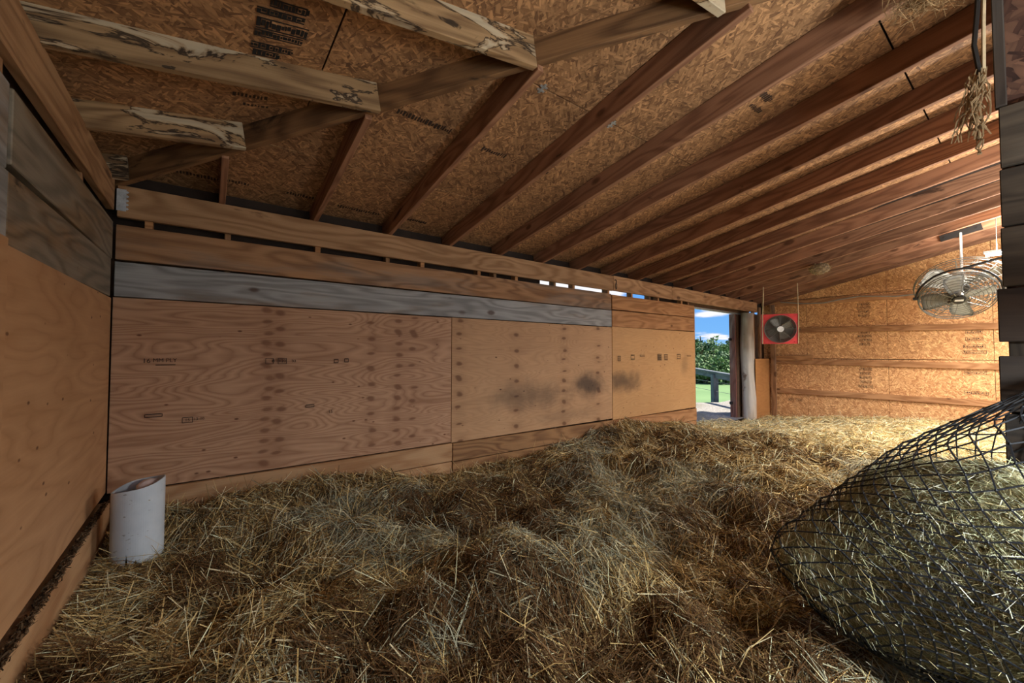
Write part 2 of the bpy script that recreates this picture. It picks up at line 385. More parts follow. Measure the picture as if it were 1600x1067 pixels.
# ================================================================== STRUCTURE
# ---- floor and outdoor ground
bm = bmesh.new(); bm_box(bm, 12.0, 6.1, .1, Matrix.Translation((4.6, 1.1, -.06)))
floor = structure(link('floor', bm_mesh(bm, 'floor'), M['bed']))

# ---- long front wall
wf = structure(empty('wall_front'))
# outer siding, with the slot under the header left open for a stretch
def flat(name, x0, x1, y, z0, z1, mat, parent, th=.02):
    bm = bmesh.new(); bm_box(bm, x1-x0, th, z1-z0)
    return link(name, bm_mesh(bm, name), mat, parent, Matrix.Translation(V((x0+x1)/2, y, (z0+z1)/2)))
flat('outer_siding', -.7, 6.60, 3.72, ZF, .85, M['siding'], wf)
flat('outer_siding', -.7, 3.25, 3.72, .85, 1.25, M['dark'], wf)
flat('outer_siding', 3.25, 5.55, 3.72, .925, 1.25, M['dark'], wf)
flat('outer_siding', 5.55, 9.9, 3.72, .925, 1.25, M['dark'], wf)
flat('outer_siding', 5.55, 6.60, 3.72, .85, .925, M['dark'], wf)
flat('outer_siding', 6.58, 9.2, 3.735, .85, .93, M['siding'], wf)
flat('outer_siding', 8.62, 9.9, 3.75, ZF, .87, M['siding'], wf)
TH = .038
def fplank(x0, x1, z0a, z1a, mat, z0b=None, z1b=None, y=D, name='plank'):
    z0b = z0a if z0b is None else z0b; z1b = z1a if z1b is None else z1b
    h = ((z1a-z0a)+(z1b-z0b))/2 - .006
    return board(name, V(x0+.003, y+TH/2, (z0a+z1a)/2), V(x1-.003, y+TH/2, (z0b+z1b)/2), h, TH, mat, wf)
tr = structure(empty('trim_1')); 
def hboard(x0, x1): return board('header_board', V(x0+.002, D+TH/2, .98), V(x1-.002, D+TH/2, .965 if x1 > 8 else .975), .205, TH, M['header'], tr)
hboard(XL+.01, 4.44); hboard(4.44, 5.90); hboard(5.90, 9.10)
fplank(XL+.006, 4.40, .600, .831, M['plank_brown'], .602, .828, y=D+.004)
fplank(XL+.006, 4.40, .363, .592, M['plank_grey'], .372, .598)
fplank(4.41, 6.575, .610, .822, M['plank_tan'], .622, .822)
fplank(4.41, 6.575, .372, .604, M['plank_tan'], .385, .618, y=D+.004)
def sheet(x0, x1, z0, z1, mat, y=D):
    return board('plywood_sheet', V(x0+.002, y+.012, (z0+z1)/2), V(x1-.002, y+.012, (z0+z1)/2), z1-z0-.004, .016, mat, wf, bev=.0015)
ply1 = sheet(XL+.004, 1.926, -.872, .362, M['ply_red'], D-.004)
ply2 = sheet(1.930, 4.402, -.880, .366, M['ply_tan'])
ply3 = sheet(4.405, 6.576, -.900, .376, M['ply_tan2'], D-.002)
fplank(XL+.02, 1.93, -1.052, -.876, M['plank_pale'], -1.052, -.876, y=D-.022)
fplank(XL+.02, 1.93, -1.24, -1.055, M['plank_pale'], y=D-.016)
fplank(1.935, 4.40, -1.056, -.884, M['plank_dirty'], -1.08, -.89, y=D-.018)
fplank(1.935, 4.40, -1.26, -1.06, M['plank_dirty'], -1.27, -1.084, y=D-.014)
fplank(4.405, 6.585, -1.09, -.904, M['plank_tan'], -1.12, -.908, y=D-.016)
fplank(4.405, 6.585, -1.30, -1.094, M['plank_tan'], -1.30, -1.124, y=D-.012)
for x in (-.33, .70, 1.62, 2.26, 2.76, 3.68, 4.36, 4.88, 5.55, 6.22):
    board('spacer_block', V(x-.02, D+.06, .855), V(x+.02, D+.06, .855), .09, .08, M['plank_tan'], wf, bev=.002)
for x in (.1, 1.3, 2.5, 3.4, 4.4, 5.4, 6.52):
    board('stud', V(x, D+.115, ZF), V(x, D+.115, 1.0), .038, .089, M['plank_brown'], wf, up=(1, 0, 0))

# ---- hardware on the header
bm = bmesh.new(); bm_box(bm, .045, .004, .14)
for i in range(6):
    for k in range(2): cyl_bm(bm, .005, .004, Matrix.Translation((-.01+.02*k, -.003, -.055+.022*i)) @ Matrix.Rotation(math.pi/2, 4, 'X'), 6)
for i in range(5): bm_box(bm, .012, .003, .013, Matrix.Translation((.027, -.001, -.054+.027*i)) @ Matrix.Rotation(.78, 4, 'Y'))
br = link('corner_bracket', bm_mesh(bm, 'corner_bracket'), M['metal'], tr, Matrix.Translation(V(XL+.032, D-.004, .985)))
bm = bmesh.new()
tube_bm(bm, [(0, 0, .045), (0, -.02, .045), (0, -.03, .03), (0, -.03, .01), (0, -.02, 0)], .006, 6)
tube_bm(bm, [(0, -.024, .005), (.016, -.024, -.02), (.012, -.024, -.06), (0, -.024, -.085), (-.012, -.024, -.06), (-.014, -.024, -.02), (0, -.024, .004)], .005, 6)
o = link('snap_hook', bm_mesh(bm, 'snap_hook'), M['cord'], None, Matrix.Translation(V(4.46, D-.006, .975)))
tag(o, 'small black snap hook hanging on the long header beam', 'hook')

# ---- left wall
wl = structure(empty('wall_left'))
def lplank(y0, y1, z0a, z1a, mat, z0b=None, z1b=None, x=XL, name='plank', th=TH):
    z0b = z0a if z0b is None else z0b; z1b = z1a if z1b is None else z1b
    h = ((z1a-z0a)+(z1b-z0b))/2 - .005
    return board(name, V(x-th/2, y0+.003, (z0a+z1a)/2), V(x-th/2, y1-.003, (z0b+z1b)/2), h, th, mat, wl)
lplank(1.89, D-.02, .57, .83, M['plank_left'], .605, .828); lplank(YB, 1.885, .56, .83, M['plank_grey'], .56, .83, x=XL-.006)
lplank(1.89, D-.02, .315, .566, M['plank_left'], .364, .600, x=XL-.004); lplank(YB, 1.885, .30, .556, M['plank_grey'], .312, .556, x=XL-.002)
def lsheet(y0, y1, x, mat):
    return board('plywood_sheet', V(x-.008, y0+.002, -.275), V(x-.008, y1-.002, -.255), 1.215, .016, mat, wl, bev=.0015)
lsheet(1.895, D-.006, XL, M['ply_left']); lsheet(-.55, 1.89, XL+.003, M['ply_left']); lsheet(YB, -.555, XL, M['ply_left'])
lplank(1.2, D-.03, -1.14, -.935, M['plank_pale'], -1.14, -.905, x=XL+.026, th=.06)
lplank(-1.0, 1.195, -1.14, -.945, M['plank_pale'], -1.14, -.937, x=XL+.026, th=.06)
lplank(-1.0, D-.03, -1.32, -1.145, M['plank_dirty'], x=XL+.022, th=.06)
bm = bmesh.new(); bm_box(bm, .02, 5.7, 2.52); link('outer_siding', bm_mesh(bm, 'outer_siding'), M['siding'], wl, Matrix.Translation(V(XL-.13, .9, -.06)))
for y in (-1.7, -.4, .8, 1.9, 2.9):
    board('stud', V(XL-.075, y, ZF), V(XL-.075, y, 1.0), .038, .089, M['plank_brown'], wl, up=(0, 1, 0))
tr2 = structure(empty('trim_2'))
board('beam_board', V(XL-.019, YB, 1.00), V(XL-.019, D-.004, 1.012), .20, .038, M['header'], tr2)
board('beam_board', V(XL-.10, YB, 1.00), V(XL-.10, D+.1, 1.012), .20, .038, M['plank_left'], tr2)
# dirt ledge between sheets and kick board
n = 500; ys = rng.uniform(.3, 3.45, n)

# ---- ceiling: rafters, jack rafters, hip, sheathing
ce = structure(empty('ceiling'))
RX = [.06+.6165*i for i in range(-1, 16)]
RX = [x for x in RX]
def hip_y_at(x): return D - (x+.47)/HK            # y where the main slope meets the hip
for i, x in enumerate(RX):
    if x < -.3: continue
    y1 = max(hip_y_at(x)+.02, YB) if x < 3.5 else YB
    y1 = max(y1, YB)
    if x > 9.6: continue
    a = V(x, 3.68, zb(x, 3.68)+RD/2); b_ = V(x, y1, zb(x, y1)+RD/2)
    board('rafter', a, b_, RD, .038, M['rafter'], ce, bev=.003)
x = XE-.04; board('rafter', V(x, 3.68, zb(x, 3.68)+RD/2), V(x, YB, zb(x, YB)+RD/2), RD, .038, M['rafter'], ce)
h0, h1 = hip_t(-.1), hip_t(4.6)
board('hip_rafter', h0+Vector((0, 0, H+RD/2)), h1+Vector((0, 0, H+RD/2)), RD+.01, .040, M['hip'], ce)
for y in (3.44, 2.776, 2.119, 1.473, .826, .18, -.466, -1.11, -1.72):
    t_ = D-y; xe = -.47+HK*t_-.028
    if xe < XL+.05: xe = -.40
    zz = hip_t(t_).z
    board('jack_rafter', V(XL-.16, y, 1.10-.2*.16*.9+RD/2), V(xe, y, zz+RD/2), RD, .038, M['rafter_pale'], ce)
# roof sheets: real boards with open joints between courses
def ruled(name, quad, th, mat, parent, div=(1, 1)):
    """four top-view corners (x,y) with heights on a slope function -> closed slab"""
    bm = bmesh.new(); bot = [bm.verts.new(p) for p in quad]; top = [bm.verts.new(Vector(p)+Vector((0, 0, th))) for p in quad]
    n_ = len(quad)
    bm.faces.new(bot[::-1]); bm.faces.new(top)
    for k in range(n_): bm.faces.new((bot[k], bot[(k+1) % n_], top[(k+1) % n_], top[k]))
    return link(name, bm_mesh(bm, name), mat, parent)
rows = [3.95, 2.91, 1.69, .467, -.755, YB-.1]
def clip_poly(poly, side):
    """keep part of an (x,y) polygon on the main-slope side (+1) or hip side (-1) of the hip line"""
    f = lambda p: ((p[0]+.47) - HK*(D-p[1]))*side
    out = []
    for i in range(len(poly)):
        a, b_ = poly[i], poly[(i+1) % len(poly)]; fa, fb = f(a), f(b_)
        if fa >= 0: out.append(a)
        if fa*fb < 0:
            k = fa/(fa-fb); out.append((a[0]+(b_[0]-a[0])*k, a[1]+(b_[1]-a[1])*k))
    return out
for r in range(len(rows)-1):
    ya, yb_ = rows[r]-.0055, rows[r+1]+.0055
    st = -.556 + (0 if r % 2 else 1.233)
    xs = [-.8]+[st+2.466*k for k in range(0, 6) if -.5 < st+2.466*k < 9.8]+[9.95]
    for xa, xb in zip(xs, xs[1:]):
        n_ = 4; cuts = [xa+.0015+(xb-xa-.003)*k/n_ for k in range(n_+1)]
        poly = clip_poly([(xa+.0015, yb_), (xb-.0015, yb_), (xb-.0015, ya), (xa+.0015, ya)], 1)
        if len(poly) < 3: continue
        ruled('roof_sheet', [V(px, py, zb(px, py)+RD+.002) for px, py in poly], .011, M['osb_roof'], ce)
jrows = [-.80, .42, 1.64, 2.86, 4.1]
for r in range(len(jrows)-1):
    xa, xb = jrows[r]+.004, jrows[r+1]-.004
    ysb = [YB-.1, -.7, .50 if r % 2 else 1.15, 2.45 if r % 2 else 2.95, 3.95]
    for ya, yb_ in zip(ysb, ysb[1:]):
        poly = clip_poly([(xa, ya+.0015), (xb, ya+.0015), (xb, yb_-.0015), (xa, yb_-.0015)], -1)
        if len(poly) < 3: continue
        f = lambda px, py: 1.10+.168/HK*(px+.47)*(s_of(max(px, -.4))/.16)
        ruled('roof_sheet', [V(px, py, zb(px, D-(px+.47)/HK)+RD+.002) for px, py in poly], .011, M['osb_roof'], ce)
# roofing felt above
poly1 = clip_poly([(-.9, YB-.2), (10.0, YB-.2), (10.0, 4.0), (-.9, 4.0)], 1); poly2 = clip_poly([(-.9, YB-.2), (10.0, YB-.2), (10.0, 4.0), (-.9, 4.0)], -1)
for p_, hf in ((poly1, lambda a, c_: zb(a, c_)), (poly2, lambda a, c_: zb(a, D-(a+.47)/HK))):
    if len(p_) >= 3: ruled('roofing_felt', [V(a, c_, hf(a, c_)+RD+.035) for a, c_ in p_], .01, M['dark'], ce)
# metal clips between the sheets
bm = bmesh.new(); bm_box(bm, .016, .07, .003); bm_box(bm, .05, .012, .004, Matrix.Translation((0, .014, 0))); bm_box(bm, .05, .012, .004, Matrix.Translation((0, -.014, 0)))
clip_me = bm_mesh(bm, 'sheet_clip'); clip_me.materials.append(M['metal'])
for yr in (1.69, .467):
    for a, b_ in zip(RX, RX[1:]):
        x = (a+b_)/2 - .1
        if x < hip_y_at(0)*0 + 0 or (x+.47) < HK*(D-yr)+.2 or x > 6.0: continue
        sl = -s_of(x)
        link('sheet_clip', clip_me, None, ce, Matrix.Translation(V(x, yr, zb(x, yr)+RD-.002)) @ Matrix.Rotation(math.atan(sl), 4, 'X'))

# faded print on the underside of the roof sheets
def roof_hit(x, y, hip):
    u = (x-800)/625.0; k = (533.5-y)/625.0; c_, s_ = math.cos(PIT), math.sin(PIT)
    d_ = FW*(c_-k*s_) + RT*u + Vector((0, 0, s_+k*c_))
    g = lambda t_: d_.z*t_ - ((zb(d_.x*t_, D-(d_.x*t_+.47)/HK) if hip else zb(d_.x*t_, d_.y*t_)) + RD + .002)
    lo_, hi_ = .2, 8.0
    for _ in range(60):
        mi_ = (lo_+hi_)/2
        if g(mi_) > 0: hi_ = mi_
        else: lo_ = mi_
    return d_*lo_
random.seed(3)
def roof_stamp(x, y, w_, h_, hip=False, rot=0.0, bold=False):
    p = roof_hit(x, y, hip); bm = bmesh.new(); xx = -w_/2
    while xx < w_/2:
        ww = random.uniform(.006, .016); bm_box(bm, ww, h_*random.uniform(.4, 1.0), .0012, Matrix.Translation((xx+ww/2, random.uniform(-.12, .12)*h_, 0))); xx += ww + (.003 if bold else .008)
    if bold:
        for yy in (-h_*.6, h_*.6): bm_box(bm, w_, .006, .0012, Matrix.Translation((0, yy, 0)))
    tilt = Matrix.Rotation(-math.atan(.168/HK), 4, 'Y') if hip else Matrix.Rotation(-math.atan(s_of(p.x)), 4, 'X')
    link('printed_stamp', bm_mesh(bm, 'printed_stamp'), M['inkb' if bold else 'ink'], ce, Matrix.Translation(p+Vector((0, 0, H-.0012))) @ tilt @ Matrix.Rotation(rot, 4, 'Z'))
for x, y, w_, h_ in ((452, 12, .13, .03), (440, 24, .17, .025), (442, 44, .19, .05), (436, 58, .18, .03), (425, 75, .16, .03), (415, 84, .10, .03)): roof_stamp(x, y, w_, h_, True, 0.0, True)
for x, y, w_, h_ in ((392, 150, .16, .035), (400, 165, .12, .03)): roof_stamp(x, y, w_, h_, True, 0.0)
for x, y, w_, h_ in ((665, 190, .36, .05), (300, 272, .30, .05), (560, 328, .34, .05), (468, 305, .18, .05), (772, 238, .20, .05), (372, 285, .14, .04), (840, 265, .2, .04), (650, 345, .2, .04), (1195, 150, .16, .06), (1180, 170, .14, .05)): roof_stamp(x, y, w_, h_)

# ---- far end wall
we = structure(empty('wall_far'))
seams = [3.66, 2.86, 1.64, .42, -.80, -1.9]
for a, b_ in zip(seams, seams[1:]):
    for z0, z1 in ((ZF, -.10), (-.095, 1.125)):
        zt = z1
        bm = bmesh.new(); bm_box(bm, .012, a-b_-.005, z1-z0-.005, None, .0012)
        link('strand_board_sheet', bm_mesh(bm, 'sheet'), M['osb_wall'], we, Matrix.Translation(V(XE+.006, (a+b_)/2, (z0+z1)/2)))
    ruledq = [(XE, a-.0025), (XE, b_+.0025)]
    bm = bmesh.new(); q = []
    for xx in (XE, XE+.012):
        q.append([bm.verts.new(V(xx, a-.0025, 1.13)), bm.verts.new(V(xx, b_+.0025, 1.13)), bm.verts.new(V(xx, b_+.0025, zb(XE, b_)+RD)), bm.verts.new(V(xx, a-.0025, zb(XE, a)+RD))])
    bm.faces.new(q[0]); bm.faces.new(q[1][::-1])
    for k in range(4): bm.faces.new((q[0][k], q[0][(k+1) % 4], q[1][(k+1) % 4], q[1][k]))
    link('strand_board_sheet', bm_mesh(bm, 'sheet'), M['osb_wall'], we)
bm = bmesh.new(); bm_box(bm, .02, 5.7, 4.2); link('outer_siding', bm_mesh(bm, 'siding'), M['siding'], we, Matrix.Translation(V(XE+.04, .9, .6)))
for (za, zc) in ((1.075, 1.0), (.50, .435), (-.15, -.195), (-.775, -.775)):
    board('girt', V(XE-.020, 3.55, za), V(XE-.020, -.4, zc - (zc-za)*-.25), .10, .038, M['girt'], we)
for y in (3.05,):
    board('girt', V(XE-.06, 3.5, -.09), V(XE-.06, 2.75, -.075), .10, .03, M['plank_tan'], we)
board('corner_stud', V(XE-.10, 3.44, ZF), V(XE-.10, 3.44, 1.05), .09, .038, M['plank_brown'], we, up=(0, 1, 0))
# faded print blocks on the strand board
def stamp_block(y, z, w_, h_, parent, x=XE-.0012, mat='ink'):
    bm = bmesh.new()
    for zz in (-h_/2, h_/2): bm_box(bm, .001, w_, .005, Matrix.Translation((0, 0, zz)))
    for yy in (-w_/2, w_/2): bm_box(bm, .001, .005, h_, Matrix.Translation((0, yy, 0)))
    k = 0
    yy = -w_/2+.012
    while yy < w_/2-.012:
        ww = random.uniform(.004, .014); bm_box(bm, .001, ww, h_*random.uniform(.3, .62), Matrix.Translation((0, yy+ww/2, random.uniform(-.1, .1)*h_))); yy += ww+.007
    return link('printed_stamp', bm_mesh(bm, 'printed_stamp'), M[mat], parent, Matrix.Translation(V(x, y, z)))
random.seed(5)
for z in (.93, .86, .79, .72, .40, .33, .26, .18, -.28, -.36, -.44, -.52, -.60): stamp_block(1.96, z, random.uniform(.14, .2), .045, we)
for z in (.66, .35, .24, .12, .03, -.30, -.62): stamp_block(.62, z, random.uniform(.16, .26), .05, we)
for y, z in ((3.16, -.95), (3.02, -.95)): stamp_block(y, z, .1, .05, we)

# ---- door opening: log post, red door edge, plywood beyond
dr = structure(empty('door_1'))
bm = bmesh.new(); pts = []; rad = []
for i in range(14):
    k = i/13; pts.append((2.29*k, .015*math.sin(k*7), .01*math.cos(k*9))); rad.append(.118+.010*math.sin(k*11)+.008*random.random())
tube_bm(bm, pts, rad, 14)
link('log_post', bm_mesh(bm, 'log_post', True), M['bark'], dr, frame((0, 0, 1), (1, 0, 0), V(8.80, D+.08, -1.45)))
board('jamb_board', V(8.58, 3.80, ZF-.1), V(8.58, 3.80, .82), .12, .04, M['redboard'], dr, up=(0, 1, 0))
board('jamb_board', V(8.72, 3.86, ZF-.1), V(8.72, 3.86, .82), .10, .04, M['redboard'], dr, up=(0, 1, 0))
for z in (-1.05, -.55, -.02, .45):
    board('cleat', V(8.60, 3.80, z), V(8.78, 3.80, z), .07, .05, M['redboard'], dr)
board('hinge_stub', V(8.50, 3.83, .30), V(8.58, 3.83, .30), .05, .04, M['cord'], dr); board('hinge_stub', V(8.50, 3.83, -1.0), V(8.58, 3.83, -1.0), .05, .04, M['cord'], dr)
board('door_track', V(6.4, 3.76, .842), V(9.2, 3.76, .83), .035, .05, M['metal'], dr)
board('door_edge_trim', V(6.59, D+.09, ZF), V(6.59, D+.09, .8), .17, .018, M['plank_pale'], dr, up=(0, 1, 0))
bm = bmesh.new(); bm_box(bm, .73, .014, 1.3, None, .002)
link('plywood_sheet', bm_mesh(bm, 'plywood_sheet'), M['ply_door'], dr, Matrix.Translation(V(9.345, D+.008, -.75)))
board('stud', V(9.05, D+.07, ZF), V(9.05, D+.07, 1.0), .09, .04, M['plank_brown'], dr, up=(1, 0, 0))
board('stud', V(9.45, D+.10, ZF), V(9.45, D+.10, 1.0), .09, .04, M['plank_brown'], dr, up=(1, 0, 0))

# ---- right partition beside the camera
wr = structure(empty('wall_right'))
YE = .085
def pplank(z0, z1, mat, x=XP, ye=YE, th=.03, tilt=0.0):
    board('plank', V(x+th/2, ye, (z0+z1)/2), V(x+th/2, YB, (z0+z1)/2+tilt), z1-z0-.005, th, mat, wr)
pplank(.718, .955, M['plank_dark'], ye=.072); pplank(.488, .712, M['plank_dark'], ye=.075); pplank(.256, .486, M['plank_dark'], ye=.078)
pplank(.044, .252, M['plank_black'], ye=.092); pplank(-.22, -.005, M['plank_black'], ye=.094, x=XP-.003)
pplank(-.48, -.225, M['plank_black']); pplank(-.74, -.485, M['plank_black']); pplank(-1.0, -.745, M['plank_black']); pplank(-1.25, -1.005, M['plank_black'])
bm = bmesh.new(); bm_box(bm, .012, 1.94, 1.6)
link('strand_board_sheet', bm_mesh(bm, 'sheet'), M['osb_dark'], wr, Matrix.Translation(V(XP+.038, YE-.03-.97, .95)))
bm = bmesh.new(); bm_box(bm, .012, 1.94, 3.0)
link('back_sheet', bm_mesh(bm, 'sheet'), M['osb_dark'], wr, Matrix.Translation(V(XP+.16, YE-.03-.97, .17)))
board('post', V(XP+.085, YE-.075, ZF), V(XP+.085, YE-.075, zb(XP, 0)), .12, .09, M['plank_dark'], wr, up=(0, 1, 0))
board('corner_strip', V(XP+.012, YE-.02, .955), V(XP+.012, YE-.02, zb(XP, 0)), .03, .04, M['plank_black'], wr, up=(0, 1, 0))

# ---- lettering and stamps on the plywood
def wall_text(body, x, z, size, parent, mat='ink', y=D-.0085):
    me = text_mesh(body, size)
    if not me.materials: me.materials.append(M[mat])
    link('printed_stamp', me, None, parent, Matrix.Translation(V(x, y, z)) @ Matrix.Rotation(math.pi/2, 4, 'X'))
def wall_box(x, z, w_, h_, parent, y=D-.0085, fill=0, t_=.004, mat='ink'):
    bm = bmesh.new()
    for zz in (-h_/2, h_/2): bm_box(bm, w_, .0008, t_, Matrix.Translation((0, 0, zz)))
    for xx in (-w_/2, w_/2): bm_box(bm, t_, .0008, h_, Matrix.Translation((xx, 0, 0)))
    for i in range(fill): bm_box(bm, w_*.86, .0008, h_*.09, Matrix.Translation((0, 0, -h_*.36+h_*.72*i/max(1, fill-1))))
    link('printed_stamp', bm_mesh(bm, 'printed_stamp'), M[mat], parent, Matrix.Translation(V(x, y, z)))
def px(x, y):       # point of the long wall's face seen at a photo pixel, as (X, z)
    u = (x-800)/625.0; den_ = math.cos(PIT); k = (533.5-y)/625.0
    dx = (math.cos(AX)*(math.cos(PIT)-k*math.sin(PIT)) + math.sin(AX)*u); dy = (math.sin(AX)*(math.cos(PIT)-k*math.sin(PIT)) - math.cos(AX)*u); dz = math.sin(PIT)+k*math.cos(PIT)
    return dx*D/dy, dz*D/dy
def WT(body, x, y, size, p, **k): a, b_ = px(x, y); wall_text(body, a, b_, size, p, **k)
def WB(x, y, w_, h_, p, **k): a, b_ = px(x, y); wall_box(a, b_, w_, h_, p, **k)
WT('16', 229, 564, .042, ply1); WT('MM PLY', 258, 563, .036, ply1); WB(259, 570, .10, .002, ply1, t_=.003)
WB(421, 564, .05, .042, ply1); WT('8', 427, 564, .034, ply1, mat='inkb'); WB(441, 564, .055, .042, ply1); WT('120', 441, 564, .032, ply1, mat='inkb'); WT('33', 459, 564, .03, ply1)
WB(240, 649, .085, .02, ply1, fill=3); WB(293, 656, .055, .035, ply1); WT('15', 293, 656, .028, ply1); WT('13-10', 311, 654, .026, ply1)
WB(525, 564, .03, .03, ply1, fill=2); WB(541, 563, .03, .03, ply1, fill=2); WB(484, 634, .06, .02, ply1, fill=3); WT('15', 516, 643, .035, ply1)
WB(967, 560, .06, .07, ply3, fill=4); WB(988, 558, .08, .07, ply3, fill=2); WB(1003, 556, .11, .022, ply3, fill=2); WB(1030, 558, .10, .1, ply3, fill=6); WB(1040, 558, .09, .09, ply3, fill=4); WB(1060, 557, .10, .08, ply3, fill=3); WB(1076, 556, .11, .02, ply3, fill=2)

# ================================================================== STRAW BEDDING
prof = np.array([(-.5, -1.07), (-.2, -1.046), (.26, -1.02), (.74, -.985), (1.26, -1.03), (1.9, -1.16), (2.7, -1.14), (3.7, -1.1), (4.15, -1.01), (5.0, -1.0), (5.6, -1.05), (6.5, -1.24), (8.3, -1.32), (9.8, -1.34)])
def hash2(ix, iy, s):
    h = (ix*374761393 + iy*668265263 + s*982451653) & 0xffffffff
    h = ((h ^ (h >> 13))*1274126177) & 0xffffffff
    return ((h ^ (h >> 16)) & 0xffff)/65535.0
def vnoise(x, y, f, s):
    x = np.asarray(x)*f+100; y = np.asarray(y)*f+100; ix = np.floor(x).astype(np.int64); iy = np.floor(y).astype(np.int64)
    fx = x-ix; fy = y-iy; fx = fx*fx*(3-2*fx); fy = fy*fy*(3-2*fy)
    a = hash2(ix, iy, s); b_ = hash2(ix+1, iy, s); c_ = hash2(ix, iy+1, s); d_ = hash2(ix+1, iy+1, s)
    return (a*(1-fx)+b_*fx)*(1-fy) + (c_*(1-fx)+d_*fx)*fy - .5
def sstep(a, b_, v): k = np.clip((v-a)/(b_-a), 0, 1); return k*k*(3-2*k)
def bedz(x, y):
    x = np.asarray(x, float); y = np.asarray(y, float)
    wall = np.interp(x, prof[:, 0], prof[:, 1])
    endp = np.interp(y, [1.1, 3.5], [-1.11, -1.33])
    base = -1.17*(1-sstep(4, 9, x)) + endp*sstep(4, 9, x)
    kw = np.exp(-((np.maximum(D-y, 0)/.65)**2))
    z = base*(1-kw) + wall*kw
    z = z + .10*np.exp(-((x-XL)/.4)**2)*(y < 3)
    calm = (1 - .6*sstep(5.5, 7, x))*(1-.5*kw)
    z = z + calm*(.15*vnoise(x, y, 1.7, 1) + .13*vnoise(x, y, 3.7, 2)) + .075*vnoise(x, y, 8, 3)*calm + .03*vnoise(x, y, 19, 4)
    z = z - (.95*(z+1.15))*np.exp(-(((x+.25)/.3)**2+((y-2.85)/.35)**2)**2)
    return np.where(y > D+.05, np.minimum(z, -1.25), z)
gx = np.concatenate([np.arange(-.464, 4.0, .03), np.arange(4.0, 9.70, .05)]); gy = np.arange(-1.85, 3.86, .03)
X_, Y_ = np.meshgrid(gx, gy, indexing='ij')
inside = (Y_ <= D-.015) | ((X_ > 6.62) & (X_ < 8.5))
Zb = np.where(inside, bedz(X_, Y_), -1.36)
vv = np.stack([X_.ravel(), Y_.ravel(), Zb.ravel()+H-.012], 1)
nx, ny = X_.shape; ii, jj = np.meshgrid(np.arange(nx-1), np.arange(ny-1), indexing='ij'); a = (ii*ny+jj).ravel()
keep = (inside[:-1, :-1] & inside[1:, 1:] & inside[1:, :-1] & inside[:-1, 1:]).ravel()
q = np.stack([a, a+ny, a+ny+1, a+1], 1)[keep]
straw = link('straw_bedding', mesh_np('straw_base', vv, q, smooth=True), M['bed'])
straw['kind'] = 'stuff'; tag(straw, 'deep loose golden straw and hay bedding covering the shed floor', 'straw')

STRAW = np.array([lin(c_) for c_ in ((206, 180, 122), (176, 148, 94), (130, 104, 64), (80, 59, 36), (162, 156, 126), (232, 216, 172), (102, 74, 44), (144, 142, 120))])
def strands(P, length, width, yaw, pitch, bend, col, name, mat, parent, nrm=None, kind=True):
    """bent flat stalks: three cross sections each"""
    n_ = len(P)
    d = np.stack([np.cos(yaw)*np.cos(pitch), np.sin(yaw)*np.cos(pitch), np.sin(pitch)], 1)
    side = np.stack([-np.sin(yaw), np.cos(yaw), np.zeros(n_)], 1)
    up = np.cross(d, side); roll = rng.uniform(-1.2, 1.2, n_)[:, None]
    wv_ = side*np.cos(roll) + up*np.sin(roll)
    bd = side*bend[:, :1] + up*bend[:, 1:2]
    L_ = length[:, None]; W_ = width[:, None]/2
    p0 = P - d*L_/2; p1 = P + bd*L_; p2 = P + d*L_/2
    ring = [p0-wv_*W_*.8, p0+wv_*W_*.8, p1-wv_*W_, p1+wv_*W_, p2-wv_*W_*.5, p2+wv_*W_*.5]
    verts = np.stack(ring, 1).reshape(-1, 3)
    b_ = (np.arange(n_)*6)[:, None]
    q_ = np.stack([b_+np.array([[0, 1, 3, 2]]), b_+np.array([[2, 3, 5, 4]])], 1).reshape(-1, 4)
    c6 = np.repeat(col, 6, 0)
    o = link(name, mesh_np(name, verts, q_, c6), mat, parent)
    if kind: o['kind'] = 'stuff'
    return o
def sample_floor(n_try, dens_near):
    x = rng.uniform(-.46, 9.66, n_try); y = rng.uniform(-1.3, 3.84, n_try)
    d = np.hypot(x, y); fwd = x*math.cos(AX)+y*math.sin(AX); rt = x*math.sin(AX)-y*math.cos(AX)
    dens = np.clip((2.0/np.maximum(d, .4))**1.35, .10, 1.0)
    ok = (rng.random(n_try) < dens) & (fwd > .35) & (np.abs(rt) < fwd*1.75+.7)
    ok &= (y < D-.03) | ((x > 6.75) & (x < 8.4))
    return x[ok], y[ok], d[ok]
x, y, d = sample_floor(1700000, 1)
n_ = len(x)
far = sstep(2.0, 6.0, d)
length = rng.uniform(.06, .30, n_)*(1-.2*far); width = (rng.uniform(.0016, .0040, n_)+.003*(rng.random(n_) < .07))*(1+.6*far)
yaw = rng.uniform(0, 2*np.pi, n_); 
swirl = 3.0*vnoise(x, y, 1.3, 31)+6*vnoise(x, y, 3.1, 33); yaw = np.where(rng.random(n_) < .38, swirl + rng.normal(0, .55, n_) + np.pi*(rng.random(n_) < .5), yaw)
e = .05; gxs = (bedz(x+e, y)-bedz(x-e, y))/(2*e); gys = (bedz(x, y+e)-bedz(x, y-e))/(2*e)
pitch = np.arctan(gxs*np.cos(yaw)+gys*np.sin(yaw)) + rng.normal(0, .15, n_)
pitch = np.where(rng.random(n_) < .016, rng.uniform(.5, 1.2, n_), pitch)
lift = np.abs(rng.normal(0, .014, n_)) + np.maximum(0, np.sin(np.abs(pitch))*length*.32)*(rng.random(n_) < .8)*.7
P = np.stack([x, y, bedz(x, y)+H+lift-.004], 1)
bend = rng.normal(0, .06, (n_, 2))
patch = vnoise(x, y, 1.1, 41)+.6*vnoise(x, y, 2.7, 42); damp = vnoise(x, y, 1.5, 51)+.6*vnoise(x, y, 4.1, 52)
r_ = rng.random(n_)
